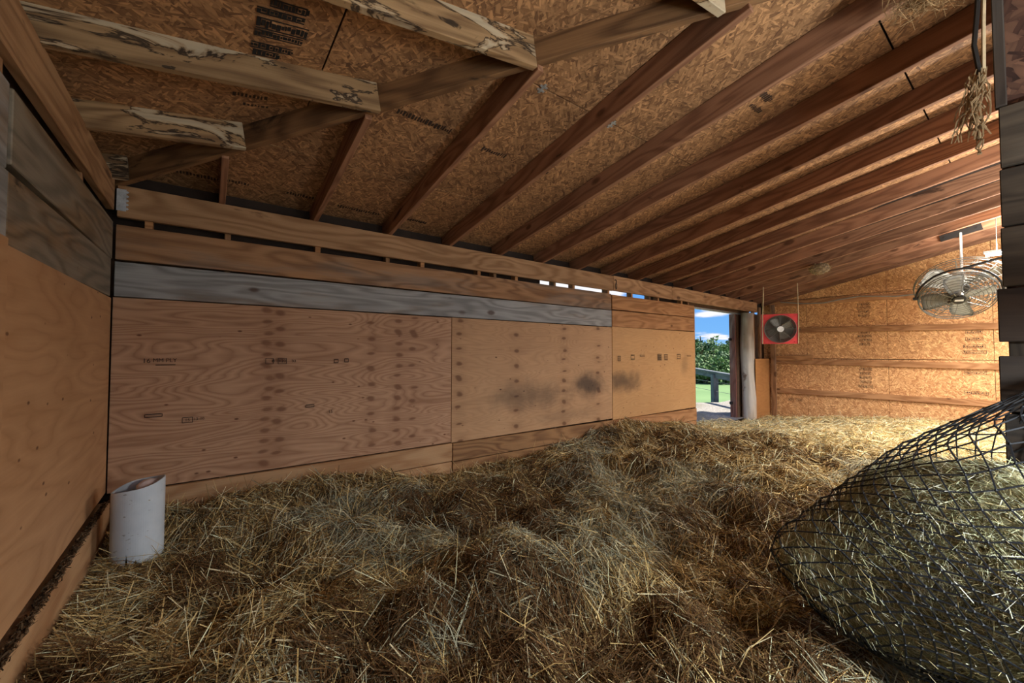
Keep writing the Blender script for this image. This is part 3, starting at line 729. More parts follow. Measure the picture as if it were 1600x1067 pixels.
idx = np.where(r_ < .20, 0, np.where(r_ < .38, 1, np.where(r_ < .58, 2, np.where(r_ < .80, 3, np.where(r_ < .88, 4, 5)))))
gr = (patch > .12) & (rng.random(n_) < .6); idx = np.where(gr, np.where(rng.random(n_) < .5, 4, 7), idx)
dk = (damp > .10) & (rng.random(n_) < np.where(x > 2.2, .45, .70)) & (x < 6.5); idx = np.where(dk, np.where(rng.random(n_) < .55, 6, 3), idx)
doorlit = (rng.random(n_) < sstep(5.5, 7.0, x)*.75); idx = np.where(doorlit, np.where(rng.random(n_) < .6, 0, 5), idx)  # more pale stalks toward the doorway: its light put into the straw colour
col = np.clip(STRAW[idx]*rng.uniform(.85, 1.4, (n_, 1)), 0, .85)
# keep stalk ends inside the walls
ex = np.abs(np.cos(yaw))*length/2+.03; ey = np.abs(np.sin(yaw))*length/2+.02
P[:, 0] = np.clip(P[:, 0], XL+.012+ex*.95, XE-.05-ex); lim = np.where((x > 6.95) & (x < 8.2), 3.9, D-.03); P[:, 1] = np.minimum(P[:, 1], lim-ey)
strands(P, length, width, yaw, pitch, bend, col, 'straw_stalks', M['straw'], straw)
# chaff lying on the left wall's ledge
n_ = 2600; y = rng.uniform(.2, 3.46, n_); x = XL + rng.uniform(.003, .030, n_); zl = np.interp(y, [-1, 1.2, D], [-.945, -.935, -.905])
P = np.stack([x, y, zl+H+.003+rng.uniform(0, .012, n_)*(x < XL+.03)], 1)
ledge = strands(P, rng.uniform(.01, .05, n_), rng.uniform(.002, .006, n_), rng.normal(np.pi/2, .35, n_), rng.normal(0, .1, n_), rng.normal(0, .1, (n_, 2)), np.array([lin((96, 76, 54))])*rng.uniform(.4, 1.7, (n_, 1)), 'ledge_chaff', M['straw'], straw)

# ================================================================== HAY IN ITS NET
def pxp(x, y, fw):
    k = (533.5-y)/625.0; c_, s_ = math.cos(PIT), math.sin(PIT)
    hor = (c_-k*s_); up = (s_+k*c_); q_ = fw/hor
    p = FW*fw + RT*((x-800)/625.0*q_); return Vector((p.x, p.y, up*q_ + H))
BALLS = [(1262, 868, 1.62, .115), (1330, 930, 1.55, .13), (1430, 960, 1.47, .185), (1600, 900, 1.30, .17), (1600, 1010, 1.34, .15), (1462, 742, 1.62, .14), (1590, 740, 1.32, .15), (1700, 900, 1.18, .15), (1700, 1000, 1.2, .15), (1380, 840, 1.75, .15)]
TIE = pxp(1690, 588, 1.365)
def hull(balls, extra):
    bm = bmesh.new()
    for (a, b_, f_, r_) in balls:
        c_ = pxp(a, b_, f_)
        for i in range(90):
            zz = 1-2*(i+.5)/90; ph = i*2.399963; s_ = math.sqrt(1-zz*zz)
            p = c_ + Vector((s_*math.cos(ph), s_*math.sin(ph), zz))*r_
            p.x = min(p.x, XP-.012) if p.y < YE+.03 else p.x
            p.z = max(p.z, .12); bm.verts.new(p)
    for p in extra: bm.verts.new(p)
    r = bmesh.ops.convex_hull(bm, input=bm.verts[:]); 
    bmesh.ops.delete(bm, geom=[v for v in bm.verts if not v.link_faces], context='VERTS')
    t_ = BVHTree.FromBMesh(bm); bm.free(); return t_
tn = hull(BALLS, [TIE+Vector((0, .03, 0)), TIE+Vector((-.03, 0, .02)), TIE+Vector((0, -.03, -.02)), TIE])
th_ = hull(BALLS, [])
BC = pxp(1470, 880, 1.45)
axis = (TIE-BC).normalized(); au = axis.orthogonal().normalized(); av = axis.cross(au)
def ray(tree, d_, default=.3):
    h_ = tree.ray_cast(BC, d_); return (h_[0]-BC).length if h_[0] is not None else default
bale = empty('netted_hay_bale', (BC.x, BC.y, .16)); tag(bale, 'large bundle of green hay in a black knotted net by the partition', 'hay net')
# hay body
nu, nvv = 150, 90; pts = []
for j in range(nvv+1):
    th1 = math.pi*j/nvv
    for i in range(nu):
        ph = 2*math.pi*i/nu; d_ = axis*math.cos(th1) + (au*math.cos(ph)+av*math.sin(ph))*math.sin(th1)
        r0 = ray(th_, d_)-.022
        pp = BC + d_*r0
        r0 -= .045*max(0, mnoise.fractal(pp*3.2, 1.0, 2.0, 3)) + .03*abs(mnoise.noise(pp*9)) + .012*mnoise.noise(pp*26)
        if math.cos(th1) > .55: r0 -= .10*(math.cos(th1)-.55)/.45          # eaten hollow under the draped net
        pts.append(BC + d_*r0)
q = [[j*nu+i, j*nu+(i+1) % nu, (j+1)*nu+(i+1) % nu, (j+1)*nu+i] for j in range(nvv) for i in range(nu)]
pa = np.array([tuple(p) for p in pts]); nz = np.array([mnoise.noise(p*14) for p in pts])
hc = np.array(lin((160, 156, 122)))*(0.75+.5*nz)[:, None]
hb = link('hay_body', mesh_np('hay_body', pa, q, np.clip(hc, .01, 1), True), M['hay'], bale)
# loose hay stalks lying on it
n_ = 56000; dd = rng.normal(size=(n_, 3)); dd /= np.linalg.norm(dd, axis=1)[:, None]
av3, au3, ax3 = np.array(av), np.array(au), np.array(axis)
cth = dd@ax3; ph = np.arctan2(dd@av3, dd@au3) % (2*np.pi); jf = np.arccos(np.clip(cth, -1, 1))/np.pi*nvv; ji = np.minimum(jf.astype(int), nvv-1); ii_ = np.minimum((ph/(2*np.pi)*nu).astype(int), nu-1)
r0 = np.linalg.norm(pa-np.array(BC), axis=1)[ji*nu+ii_]
P = np.array(BC) + dd*(r0+rng.uniform(-.014, .006, n_))[:, None]
ok = P[:, 2] > .13; P = P[ok]; dd = dd[ok]; n_ = len(P)
rv = rng.normal(size=(n_, 3)); tg = np.cross(dd, rv); tg /= np.linalg.norm(tg, axis=1)[:, None]; tg = tg + dd*rng.normal(0, .2, (n_, 1)); tg /= np.linalg.norm(tg, axis=1)[:, None]
yaw = np.arctan2(tg[:, 1], tg[:, 0]); pitch = np.arcsin(np.clip(tg[:, 2], -1, 1))
HAY = np.array([lin(c_) for c_ in ((188, 192, 158), (164, 166, 128), (134, 130, 94), (206, 206, 180), (98, 88, 60), (166, 152, 110))])
col = np.clip(HAY[rng.integers(0, 6, n_)]*rng.uniform(1.0, 1.6, (n_, 1)), 0, .8)
length = rng.uniform(.03, .10, n_)+.09*(rng.random(n_) < .18)
P[:, 0] = np.where(P[:, 1] < YE+.12, np.minimum(P[:, 0], XP-.06), P[:, 0])
strands(P, length, rng.uniform(.0010, .0027, n_), yaw, pitch, rng.normal(0, .09, (n_, 2)), col, 'hay_stalks', M['hay'], bale)
n_ = 60; k_ = rng.integers(0, len(P), n_); P2 = P[k_]+dd[k_]*.022
strands(P2, rng.uniform(.10, .22, n_), rng.uniform(.0022, .0045, n_), rng.uniform(0, 6.28, n_), rng.normal(0, .7, n_), rng.normal(0, .12, (n_, 2)), np.clip(HAY[rng.integers(0, 4, n_)]*1.3, 0, .8), 'long_stalks', M['hay'], bale)
# net: diamond lattice running from the tie to the far end
NU, NV = 42, 42; nodes = {}
for j in range(NV+1):
    th1 = math.pi*(.012 + .976*(j/NV))
    for i in range(NU):
        if (i+j) % 2: continue
        ph = 2*math.pi*(i/NU) + .05*mnoise.noise(Vector((i*.4, j*.4, 3))); t1 = th1 + .012*mnoise.noise(Vector((i*.5, j*.5, 9)))
        d_ = axis*math.cos(t1) + (au*math.cos(ph)+av*math.sin(ph))*math.sin(t1)
        p = BC + d_*(ray(tn, d_)+.012)
        p.z = max(p.z, .13); nodes[(i, j)] = p
nv_, nq_ = [], []
def seg(a, b_, r_):
    d_ = (b_-a); 
    if d_.length < 1e-5: return
    d_.normalize(); u_ = d_.orthogonal().normalized(); w_ = d_.cross(u_); s0 = len(nv_)
    mid = (a+b_)/2 + (BC-(a+b_)/2).normalized()*.0
    for p in (a, b_):
        for k in range(4): nv_.append(tuple(p + (u_*math.cos(k*math.pi/2)+w_*math.sin(k*math.pi/2))*r_))
    for k in range(4): nq_.append((s0+k, s0+(k+1) % 4, s0+4+(k+1) % 4, s0+4+k))
for (i, j), p in nodes.items():
    for di in (1, -1):
        k = ((i+di) % NU, j+1)
        if k in nodes: seg(p, nodes[k], .0031)
    s0 = len(nv_); o_ = (p-BC).normalized()
    for dv in (Vector((1, 0, 0)), Vector((0, 1, 0)), Vector((-1, 0, 0)), Vector((0, -1, 0)), Vector((0, 0, 1)), Vector((0, 0, -1))): nv_.append(tuple(p+dv*.0058))
    for k in range(4): nq_.append((s0+k, s0+(k+1) % 4, s0+4, s0+4)); nq_.append((s0+(k+1) % 4, s0+k, s0+5, s0+5))
bmn = bmesh.new(); vl = [bmn.verts.new(v) for v in nv_]
for f in nq_: bmn.faces.new([vl[k] for k in dict.fromkeys(f)])
net = link('knotted_net', bm_mesh(bmn, 'knotted_net'), M['net'], bale); net['kind'] = 'stuff'
bm = bmesh.new(); tube_bm(bm, [TIE+Vector((-.02, .0, -.01)), TIE, TIE+Vector((.03, -.05, .03)), Vector((XP-.012, TIE.y-.10, TIE.z+.06))], .007, 6)
link('tie_cord', bm_mesh(bm, 'tie_cord'), M['net'], bale)

# ================================================================== WHITE PIPE PIECE
_p = pxp(214.5, 860, 2.24); pcx, pcy = _p.x, _p.y; PR = .111
zg = Z(-1.135)
pipe = empty('plastic_pipe_piece', (pcx, pcy, zg)); tag(pipe, 'short upright piece of white plastic pipe in the corner straw', 'pipe')
bm = bmesh.new(); n = 72; rings = []
zc = pxp(215, 757, 2.216).z
rd = RT; fd = FW
crack = {}
for k in range(n):
    a = 2*math.pi*k/n; off = rd*math.cos(a)*PR + fd*math.sin(a)*PR
    zt = zc -.004 + .018*math.cos(a) + .016*math.sin(a) + .004*math.sin(3*a)
    ab = math.degrees(a) % 360
    zbm = zg - .03
    for (c0, w_, h_) in ((290, 7, .085), (240, 9, .06), (310, 12, .045), (335, 8, .03)):
        q_ = abs(ab-c0)
        if q_ < w_: zbm = zg - .03 + (h_+.03)*(1-q_/w_)
    lean = .0
    rings.append([(Vector((pcx, pcy, 0))+off*s_ + Vector((0, 0, z_))) for s_, z_ in ((1, zbm), (1, zbm*.5+zt*.5), (1, zt), (.945, zt), (.945, zbm*.5+zt*.5), (.945, zbm))])
vr = [[bm.verts.new(p) for p in r] for r in rings]
for k in range(n):
    a_, b_ = vr[k], vr[(k+1) % n]
    for j in range(6): bm.faces.new((a_[j], b_[j], b_[(j+1) % 6], a_[(j+1) % 6]))
link('pipe_wall', bm_mesh(bm, 'pipe_wall', False), M['pvc'], pipe)
o = WM
bm = bmesh.new(); bmesh.ops.create_icosphere(bm, subdivisions=3, radius=1.0)
for v in bm.verts:
    v.co = Vector((v.co.x*.055, v.co.y*.05, v.co.z*.045)) * (1+.12*mnoise.noise(v.co*3)); 
lump = link('salt_lump', bm_mesh(bm, 'salt_lump', True), plain('salt_block', (226, 206, 194), .6), None, Matrix.Translation(Vector((pcx, pcy, zc-.03))+RT*.03+FW*.03))
tag(lump, 'pale pinkish lump lying inside the white pipe piece', 'salt lick')
n_ = 700; a = rng.uniform(0, 2*np.pi, n_); r0 = .08*np.sqrt(rng.random(n_)); P = np.stack([pcx+r0*np.cos(a), pcy+r0*np.sin(a), np.full(n_, zc-.085)+rng.uniform(-.03, .02, n_)], 1)
o = strands(P, rng.uniform(.03, .09, n_), rng.uniform(.002, .005, n_), rng.uniform(0, 6.28, n_), rng.normal(0, .25, n_), rng.normal(0, .1, (n_, 2)), STRAW[rng.integers(0, 4, n_)], 'pipe_straw', M['straw'], pipe)
bm = bmesh.new(); bmesh.ops.create_circle(bm, cap_ends=True, segments=24, radius=.103)
link('pipe_filling', bm_mesh(bm, 'pipe_filling'), M['bed'], pipe, Matrix.Translation((pcx, pcy, zc-.11)))

# ================================================================== FANS
def wire_guard(bm, R_, depth, rings_, spokes, r_, dome=1.0):
    """cage about local z: back at -depth/2, front at +depth/2"""
    for sgn in (-1, 1):
        for k in range(rings_):
            q_ = (k+1)/rings_; torus_bm(bm, (0, 0, sgn*depth/2*(1-q_**3*.75)*dome), (1, 0, 0), (0, 1, 0), R_*q_, r_ if k < rings_-1 else r_*2.2, 48, 4)
        for k in range(spokes):
            a = 2*math.pi*k/spokes
            tube_bm(bm, [(math.cos(a)*R_*q_, math.sin(a)*R_*q_, sgn*depth/2*(1-q_**3*.75)*dome) for q_ in (.12, .4, .7, .88, 1)], r_*1.2, 4)
def blade_me(R_, wid, tw):
    bm = bmesh.new(); g = []
    for i in range(7):
        q_ = .16+.76*i/6; row = []
        for j in range(5):
            s_ = (j/4-.5); ww = wid*(.55+.9*q_)*(1-.35*max(0, q_-.75)/.2)
            row.append(bm.verts.new((q_*R_, s_*ww+.06*R_*q_, s_*ww*tw)))
        g.append(row)
    for i in range(6):
        for j in range(4): bm.faces.new((g[i][j], g[i+1][j], g[i+1][j+1], g[i][j+1]))
    bmesh.ops.solidify(bm, geom=bm.faces[:], thickness=.004); return bm_mesh(bm, 'blade', True)
def make_fan(name, c, R_, depth, axis_dir, nbl, spin, label, rings_, spokes):
    o = empty(name, c); tag(o, label, 'fan', )
    zax = Vector(axis_dir).normalized(); xax = Vector((0, 0, 1)).cross(zax).normalized(); yax = zax.cross(xax)
    Mx = Matrix((xax, yax, zax)).transposed().to_4x4(); Mx.translation = c
    bm = bmesh.new(); wire_guard(bm, R_, depth, rings_, spokes, .0032); link('wire_guard', bm_mesh(bm, 'wire_guard'), M['guard'], o, Mx)
    bme = blade_me(R_, R_*.48, .45); bme.materials.append(M['blade'])
    for k in range(nbl): link('blade', bme, None, o, Mx @ Matrix.Rotation(spin+2*math.pi*k/nbl, 4, 'Z'))
    bm = bmesh.new(); cyl_bm(bm, R_*.16, .06, Matrix.Translation((0, 0, 0)), 24); cyl_bm(bm, R_*.19, .16, Matrix.Translation((0, 0, -depth*.5-.05)), 24)
    link('motor', bm_mesh(bm, 'motor'), M['blade'], o, Mx)
    bm = bmesh.new(); cyl_bm(bm, R_*.19, .025, Matrix.Translation((0, 0, depth*.5)), 28, R_*.16); hub = link('hub_badge', bm_mesh(bm, 'hub_badge'), M['black'], o, Mx)
    return o, Mx, hub
# large fan on its rod
c1 = V(8.55, .66, .99)
fan1, F1, _ = make_fan('ceiling_cage_fan', c1, .47, .16, (-.62, -.18, -.72), 3, .5, 'large wire cage fan hung from a dark rafter bracket by white rod', 11, 14)
bm = bmesh.new(); tube_bm(bm, [V(8.645, .645, 1.45), V(8.645, .645, 1.18), V(8.62, .65, 1.10)], .016, 8); link('white_rod', bm_mesh(bm, 'white_rod'), M['white'], fan1)
bm = bmesh.new(); bm_box(bm, .02, .42, .09)
for yy in (-.16, .16): cyl_bm(bm, .012, .012, Matrix.Translation((-.013, yy, 0)) @ Matrix.Rotation(math.pi/2, 4, 'Y'), 8)
zz = zb(8.7, .645)+.055
link('rafter_bracket', bm_mesh(bm, 'rafter_bracket'), M['cord'], fan1, Matrix.Translation(V(8.655, .645, zz)) @ Matrix.Rotation(-math.atan(s_of(8.7)), 4, 'X'))
bm = bmesh.new(); tube_bm(bm, [V(8.645, .645, zz), V(8.645, .645, 1.44)], .014, 8); link('rod_top', bm_mesh(bm, 'rod_top'), M['white'], fan1)
# smaller fan in front
c2 = pxp(1496, 463, 4.95)
fan2, F2, hub2 = make_fan('yoke_cage_fan', c2, .345, .14, (-.66, -.2, -.66), 4, .2, 'smaller wire cage fan with black hub, in front of the large one', 10, 12)
bm = bmesh.new(); bm_box(bm, .075, .028, .002, None, .0008)
link('hub_plaque', bm_mesh(bm, 'hub_plaque'), M['white'], hub2, F2 @ Matrix.Translation((0, 0, .084)))
bm = bmesh.new(); pts = []
for i in range(15):
    a = math.pi*i/14; pts.append(F2 @ Vector((math.cos(a)*.372, .372*math.sin(a), -.06*math.sin(a))))
tube_bm(bm, pts, .012, 8); link('yoke', bm_mesh(bm, 'yoke'), M['black'], fan2)
for s_ in (-1, 1):
    bm = bmesh.new(); cyl_bm(bm, .02, .05, F2 @ Matrix.Translation((s_*.37, 0, 0)) @ Matrix.Rotation(math.pi/2, 4, 'Y'), 10)
    link('pivot_knob', bm_mesh(bm, 'pivot_knob'), M['black'], fan2)
mid = F2 @ Vector((0, .372, -.06)); pole = Vector((mid.x+.15, mid.y-.55, mid.z+.1))
bm = bmesh.new(); tube_bm(bm, [mid, (mid+pole)/2+Vector((0, 0, .03)), pole, Vector((pole.x, pole.y, Z(zb(pole.x, pole.y)+.02)))], .014, 8); link('mounting_arm', bm_mesh(bm, 'mounting_arm'), M['black'], fan2)
bm = bmesh.new(); tube_bm(bm, [F2 @ Vector((.3, -.1, -.09)), F2 @ Vector((.42, -.14, -.12)), pole+Vector((0, .1, -.06)), pole], .006, 6); link('power_cord', bm_mesh(bm, 'power_cord'), M['cord'], fan2)

# red box fan hung by ropes
rc = pxp(1219, 514, 7.25); RB = .54
fx = (Vector((0, 0, H))-Vector((rc.x, rc.y, H))); fx.z = 0; fx.normalize(); fx = (Matrix.Rotation(math.radians(9), 3, 'Z') @ fx); 
zax = (fx + Vector((0, 0, -.10))).normalized(); xax = Vector((0, 0, 1)).cross(zax).normalized(); yax = zax.cross(xax)
Mr = Matrix((xax, yax, zax)).transposed().to_4x4(); Mr.translation = rc
rf = empty('red_box_fan', rc - Vector((0, 0, RB/2))); tag(rf, 'red square box fan hanging on ropes near the doorway', 'fan')
def face_with_hole(bm, z_, S, R_, n_=40):
    inner = [bm.verts.new((math.cos(2*math.pi*k/n_)*R_, math.sin(2*math.pi*k/n_)*R_, z_)) for k in range(n_)]
    outer = []
    for k in range(n_):
        a = 2*math.pi*k/n_; c_, s_ = math.cos(a), math.sin(a); m_ = max(abs(c_), abs(s_)); outer.append(bm.verts.new((c_/m_*S/2, s_/m_*S/2, z_)))
    for k in range(n_): bm.faces.new((inner[k], outer[k], outer[(k+1) % n_], inner[(k+1) % n_]))
    return inner, outer
bm = bmesh.new(); i1, o1 = face_with_hole(bm, .0, RB, RB*.455); i2, o2 = face_with_hole(bm, -.22, RB, RB*.455)
for k in range(40):
    bm.faces.new((o1[k], o2[k], o2[(k+1) % 40], o1[(k+1) % 40])); bm.faces.new((i1[k], i1[(k+1) % 40], i2[(k+1) % 40], i2[k]))
bmesh.ops.recalc_face_normals(bm, faces=bm.faces[:])
for sx in (-1, 1):
    for sy in (-1, 1): cyl_bm(bm, .012, .01, Matrix.Translation((sx*RB*.43, sy*RB*.43, .004)), 8)
link('housing', bm_mesh(bm, 'housing'), M['red'], rf, Mr)
bm = bmesh.new(); wire_guard(bm, RB*.455, .02, 12, 8, .0022); link('front_grille', bm_mesh(bm, 'front_grille'), M['guard'], rf, Mr @ Matrix.Translation((0, 0, .012)))
bme = blade_me(RB*.44, RB*.24, .4); bme.materials.append(M['blade'])
for k in range(4): link('blade', bme, None, rf, Mr @ Matrix.Translation((0, 0, -.08)) @ Matrix.Rotation(.4+k*math.pi/2, 4, 'Z'))
bm = bmesh.new(); cyl_bm(bm, RB*.45, .004, Matrix.Translation((0, 0, -.20)), 30); link('back_screen', bm_mesh(bm, 'back_screen'), M['guard'], rf, Mr)
bm = bmesh.new(); cyl_bm(bm, .052, .02, Matrix.Translation((0, 0, .03)), 24); link('hub_badge', bm_mesh(bm, 'hub_badge'), M['white'], rf, Mr)
bm = bmesh.new(); tube_bm(bm, [(-.0, 0, .04), (.0, 0, .08), (.16, 0, .08), (.16, 0, .04)], .008, 6); link('carry_handle', bm_mesh(bm, 'carry_handle'), M['cord'], rf, Mr @ Matrix.Translation((RB/2, -.02, -.16)) @ Matrix.Rotation(math.pi/2, 4, 'Y') @ Matrix.Translation((-.08, 0, -.03)))
for sx, tp in ((-1, (1193, 467)), (1, (1246, 457))):
    topp = pxp(tp[0], tp[1], 7.25 if sx < 0 else 7.3); 
    if True:
        zr = zb(topp.x, topp.y)+H+.03; topp.z = max(topp.z, zr)
    bm = bmesh.new(); tube_bm(bm, [Mr @ Vector((sx*RB*.5, RB*.5, .005)), (Mr @ Vector((sx*RB*.5, RB*.5, .0)))*.5+topp*.5+Vector((.01, 0, 0)), topp], .0075, 6)
    tube_bm(bm, [Mr @ Vector((sx*RB*.505, RB*.5, .008)), Mr @ Vector((sx*RB*.505, -RB*.1, .01)), Mr @ Vector((sx*RB*.505, -RB*.5, .008))], .006, 6)
    link('hanging_rope', bm_mesh(bm, 'hanging_rope'), M['rope'], rf)

# ================================================================== LAMPS
def tube_lamp(name, p, direction, length, label, power, col=(1, .965, .92)):
    o = empty(name, p); tag(o, label, 'lamp', )
    d_ = Vector(direction).normalized(); Mx = frame(d_, (0, 0, 1), p)
    bm = bmesh.new(); bm_box(bm, length+.04, .07, .03, Matrix.Translation((0, 0, .035)), .004); link('housing', bm_mesh(bm, 'housing'), M['white'], o, Mx)
    bm = bmesh.new(); tube_bm(bm, [(-length/2, 0, 0), (length/2, 0, 0)], .022, 12); link('glowing_tube', bm_mesh(bm, 'glowing_tube'), M['glow'], o, Mx)
    for s_ in (-1, 1):
        bm = bmesh.new(); tube_bm(bm, [(s_*length*.4, 0, .05), (s_*length*.4, 0, Z(min(zb(p.x, p.y), zj(p.x, p.y)) if p.x < 2 else zb(p.x, p.y))-p.z+.02)], .004, 5); link('hanger_wire', bm_mesh(bm, 'hanger_wire'), M['cable'], o, Mx)
    ld = bpy.data.lights.new('tube_light', 'AREA'); ld.shape = 'RECTANGLE'; ld.size = length; ld.size_y = .05; ld.energy = power; ld.color = col; ld.spread = math.radians(180)
    lo_ = bpy.data.objects.new('tube_light', ld); C.objects.link(lo_); attach(lo_, o, Mx @ Matrix.Translation((0, 0, -.03)))
    lu = ld.copy(); lu.energy = power*.6; lo2 = bpy.data.objects.new('tube_light', lu); C.objects.link(lo2); attach(lo2, o, Mx @ Matrix.Translation((0, 0, .055)) @ Matrix.Rotation(math.pi, 4, 'X'))
    return o
lp1 = pxp(1554, 397, 5.2); 
tube_lamp('tube_lamp', Vector((lp1.x, lp1.y-.40, lp1.z)), (0, 1, 0), .95, 'bright white tube lamp hanging beside the end of the partition', 80)
tube_lamp('tube_lamp', V(1.72, -1.2, .22), (0, 1, 0), .9, 'added unseen tube lamp behind the camera, brightening the foreground', 90, (.90, .97, 1))  # added lamp out of view, lights the bale and foreground
tube_lamp('tube_lamp', V(5.2, -.75, .75), (0, 1, 0), 1.1, 'added unseen tube lamp in the bay behind the partition', 125)  # added out of view to brighten the straw, ceiling and far wall
tube_lamp('tube_lamp', V(7.4, -.75, .8), (0, 1, 0), 1.1, 'added unseen tube lamp farther along the bay behind the partition', 75)  # another added hidden lamp, lifts the bounce from straw to rafters

# ================================================================== SMALL THINGS OVERHEAD
# bird nest on a rafter side
bm = bmesh.new(); bmesh.ops.create_icosphere(bm, subdivisions=3, radius=1)
for v in bm.verts: v.co = Vector((v.co.x*.08, v.co.y*.13, v.co.z*.085-(.05 if v.co.z > .3 else 0)*0))*(1+.18*mnoise.noise(v.co*4))
npos = V(7.36, 1.98, 1.29)
nest = link('bird_nest', bm_mesh(bm, 'bird_nest', False), plain('dry_mud_and_grass', (140, 120, 92), .95, 0, .4, 40), None, Matrix.Translation(npos)); tag(nest, 'small mud and grass bird nest stuck on a rafter side', 'nest')
n_ = 400; dd = rng.normal(size=(n_, 3)); dd /= np.linalg.norm(dd, axis=1)[:, None]; P = np.array(npos)+dd*np.array([.075, .125, .075])
o = strands(P, rng.uniform(.03, .1, n_), rng.uniform(.002, .005, n_), rng.uniform(0, 6.28, n_), rng.normal(0, .4, n_), rng.normal(0, .1, (n_, 2)), STRAW[rng.integers(0, 6, n_)], 'nest_grass', M['straw'], nest)
# twine bundle hanging at the partition's end
tb = V(2.37, .115, .80); tw = empty('twine_bundle', tb); tag(tw, 'tangled bundle of old baling twine hanging beside the partition top', 'twine')
random.seed(11)
def strand_path(top, bot, k, amp):
    return [top.lerp(bot, i/k)+Vector((random.uniform(-amp, amp), random.uniform(-amp, amp), 0)) for i in range(k+1)]
bm = bmesh.new()
for i in range(34):
    top = V(2.395, .11, 1.10)+Vector((random.uniform(-.02, .01), random.uniform(-.015, .03), random.uniform(-.03, .02)))
    bot = top+Vector((random.uniform(-.05, .01), random.uniform(-.01, .06), -random.uniform(.14, .27)))
    tube_bm(bm, strand_path(top, bot, 6, .012), random.uniform(.0018, .0035), 4)
for i in range(5):
    top = V(2.39, .115, .93); bot = V(2.385, .12, .78)
    tube_bm(bm, strand_path(top, bot, 6, .012), .0025, 4)
link('loose_ends', bm_mesh(bm, 'loose_ends'), M['twine'], tw)
bm = bmesh.new(); torus_bm(bm, V(2.39, .12, .90), (0, .6, .8), (1, 0, 0), .028, .004, 16, 5); torus_bm(bm, V(2.385, .125, .86), (0, .2, 1), (.9, .3, 0), .02, .004, 16, 5)
link('knot_loops', bm_mesh(bm, 'knot_loops'), M['twine'], tw)
bm = bmesh.new(); tube_bm(bm, [V(2.405, .10, 1.60), V(2.40, .115, 1.35), V(2.39, .125, 1.22), V(2.40, .11, 1.06)], .008, 6); o = link('power_lead', bm_mesh(bm, 'power_lead'), M['cord']); tag(o, 'thick black cord hanging down along the partition edge', 'cord')
bm = bmesh.new(); tube_bm(bm, [V(2.41, .09, 1.60), V(2.405, .10, 1.3), V(2.40, .105, 1.06)], .006, 6); o = link('hanging_rope', bm_mesh(bm, 'hanging_rope'), M['rope']); tag(o, 'pale rope hanging behind the black cord at the partition edge', 'rope')
# wisps of hay caught above
n_ = 900; base = np.array(pxp(1485, 30, 1.75)); P = base + rng.normal(size=(n_, 3))*np.array([.09, .07, .03])
P[:, 2] = np.minimum(P[:, 2], H+1.56); P[:, 0] = np.minimum(P[:, 0], 2.36)
wisps = strands(P, rng.uniform(.04, .14, n_), rng.uniform(.0014, .003, n_), rng.uniform(0, 6.28, n_), rng.normal(0, .5, n_), rng.normal(0, .2, (n_, 2)), np.array([lin((156, 126, 88))])*rng.uniform(.6, 1.3, (n_, 1)), 'hay_wisps', M['straw'], None)
tag(wisps, 'dusty hay wisps and cobweb caught under the rafters by the partition', 'hay')
# cable along the top girt
pts = [V(XE-.05, 3.3, 1.10), V(XE-.05, 2.9, 1.03), V(XE-.05, 2.55, 1.01), V(XE-.05, 2.3, 1.05), V(XE-.05, 2.0, 1.08), V(XE-.05, 1.5, 1.02), V(XE-.05, 1.0, 1.04), V(XE-.05, .2, 1.0)]
bm = bmesh.new(); tube_bm(bm, pts, .011, 6); o = link('power_cable', bm_mesh(bm, 'power_cable'), M['cable']); tag(o, 'grey power cable sagging along the top girt of the far wall', 'cable')

# ================================================================== OUTDOORS
bm = bmesh.new(); bmesh.ops.create_grid(bm, x_segments=60, y_segments=60, size=110)
for v in bm.verts: v.co.z = .25*mnoise.noise(v.co*.05)
lawn = structure(link('floor_lawn', bm_mesh(bm, 'lawn', True), M['grass'], None, Matrix.Translation((40, 70, -.22))))
bm = bmesh.new(); n = 48; g = []
for i in range(n+1):
    a = i/n; xx = -14+46*a; g.append((bm.verts.new((xx, 3.62, 0)), bm.verts.new((xx, 5.5+.35*math.sin(xx*.9)+.2*math.sin(xx*2.7), .0))))
for a, b_ in zip(g, g[1:]): bm.faces.new((a[0], b_[0], b_[1], a[1]))
structure(link('floor_gravel', bm_mesh(bm, 'gravel'), M['gravel'], None, Matrix.Translation((0, 0, .03))))
bm = bmesh.new(); bm_box(bm, 60, 30, .05); structure(link('floor_yard', bm_mesh(bm, 'yard'), plain('pale_bounce_ground', (190, 188, 184), .9), None, Matrix.Translation((5, -16.96, -.03))))  # unseen yard, made pale to bounce sunlight into the shed
# fence
fa = pxp(1087, 577, 12.2); fb = pxp(1163, 590.5, 9.6); fdv = (fb-fa); fdv.z = 0; fdn = fdv.normalized()
fn = empty('paddock_fence', (fa.x, fa.y, 0)); tag(fn, 'grey wooden paddock fence with single rail outside the doorway', 'fence')
zr = (fa.z+fb.z)/2
slope_ = (fb.z-fa.z)/fdv.length
p0 = fa-fdn*4; p1 = fb+fdn*.35; p0.z = fa.z-slope_*4-.07; p1.z = fb.z+slope_*.35-.07
board('rail', p0, p1, .14, .045, M['fence'], fn)
board('cap_rail', p0+Vector((0, 0, .09)), p1+Vector((0, 0, .09)), .04, .15, M['fence'], fn)
pp = pxp(1104, 600, 11.05); kk = (pp-fa).dot(fdn)
for s_ in (kk, kk-2.6):
    c_ = fa + fdn*s_; board('post', Vector((c_.x, c_.y, -.3)), Vector((c_.x, c_.y, fa.z+slope_*s_-.05)), .16, .14, M['fence'], fn, up=fdn)
for zz in (.3, .55, .8):
    bm = bmesh.new(); tube_bm(bm, [Vector((p0.x, p0.y, zz)), Vector((p1.x, p1.y, zz))], .006, 4); link('wire', bm_mesh(bm, 'wire'), M['cable'], fn)
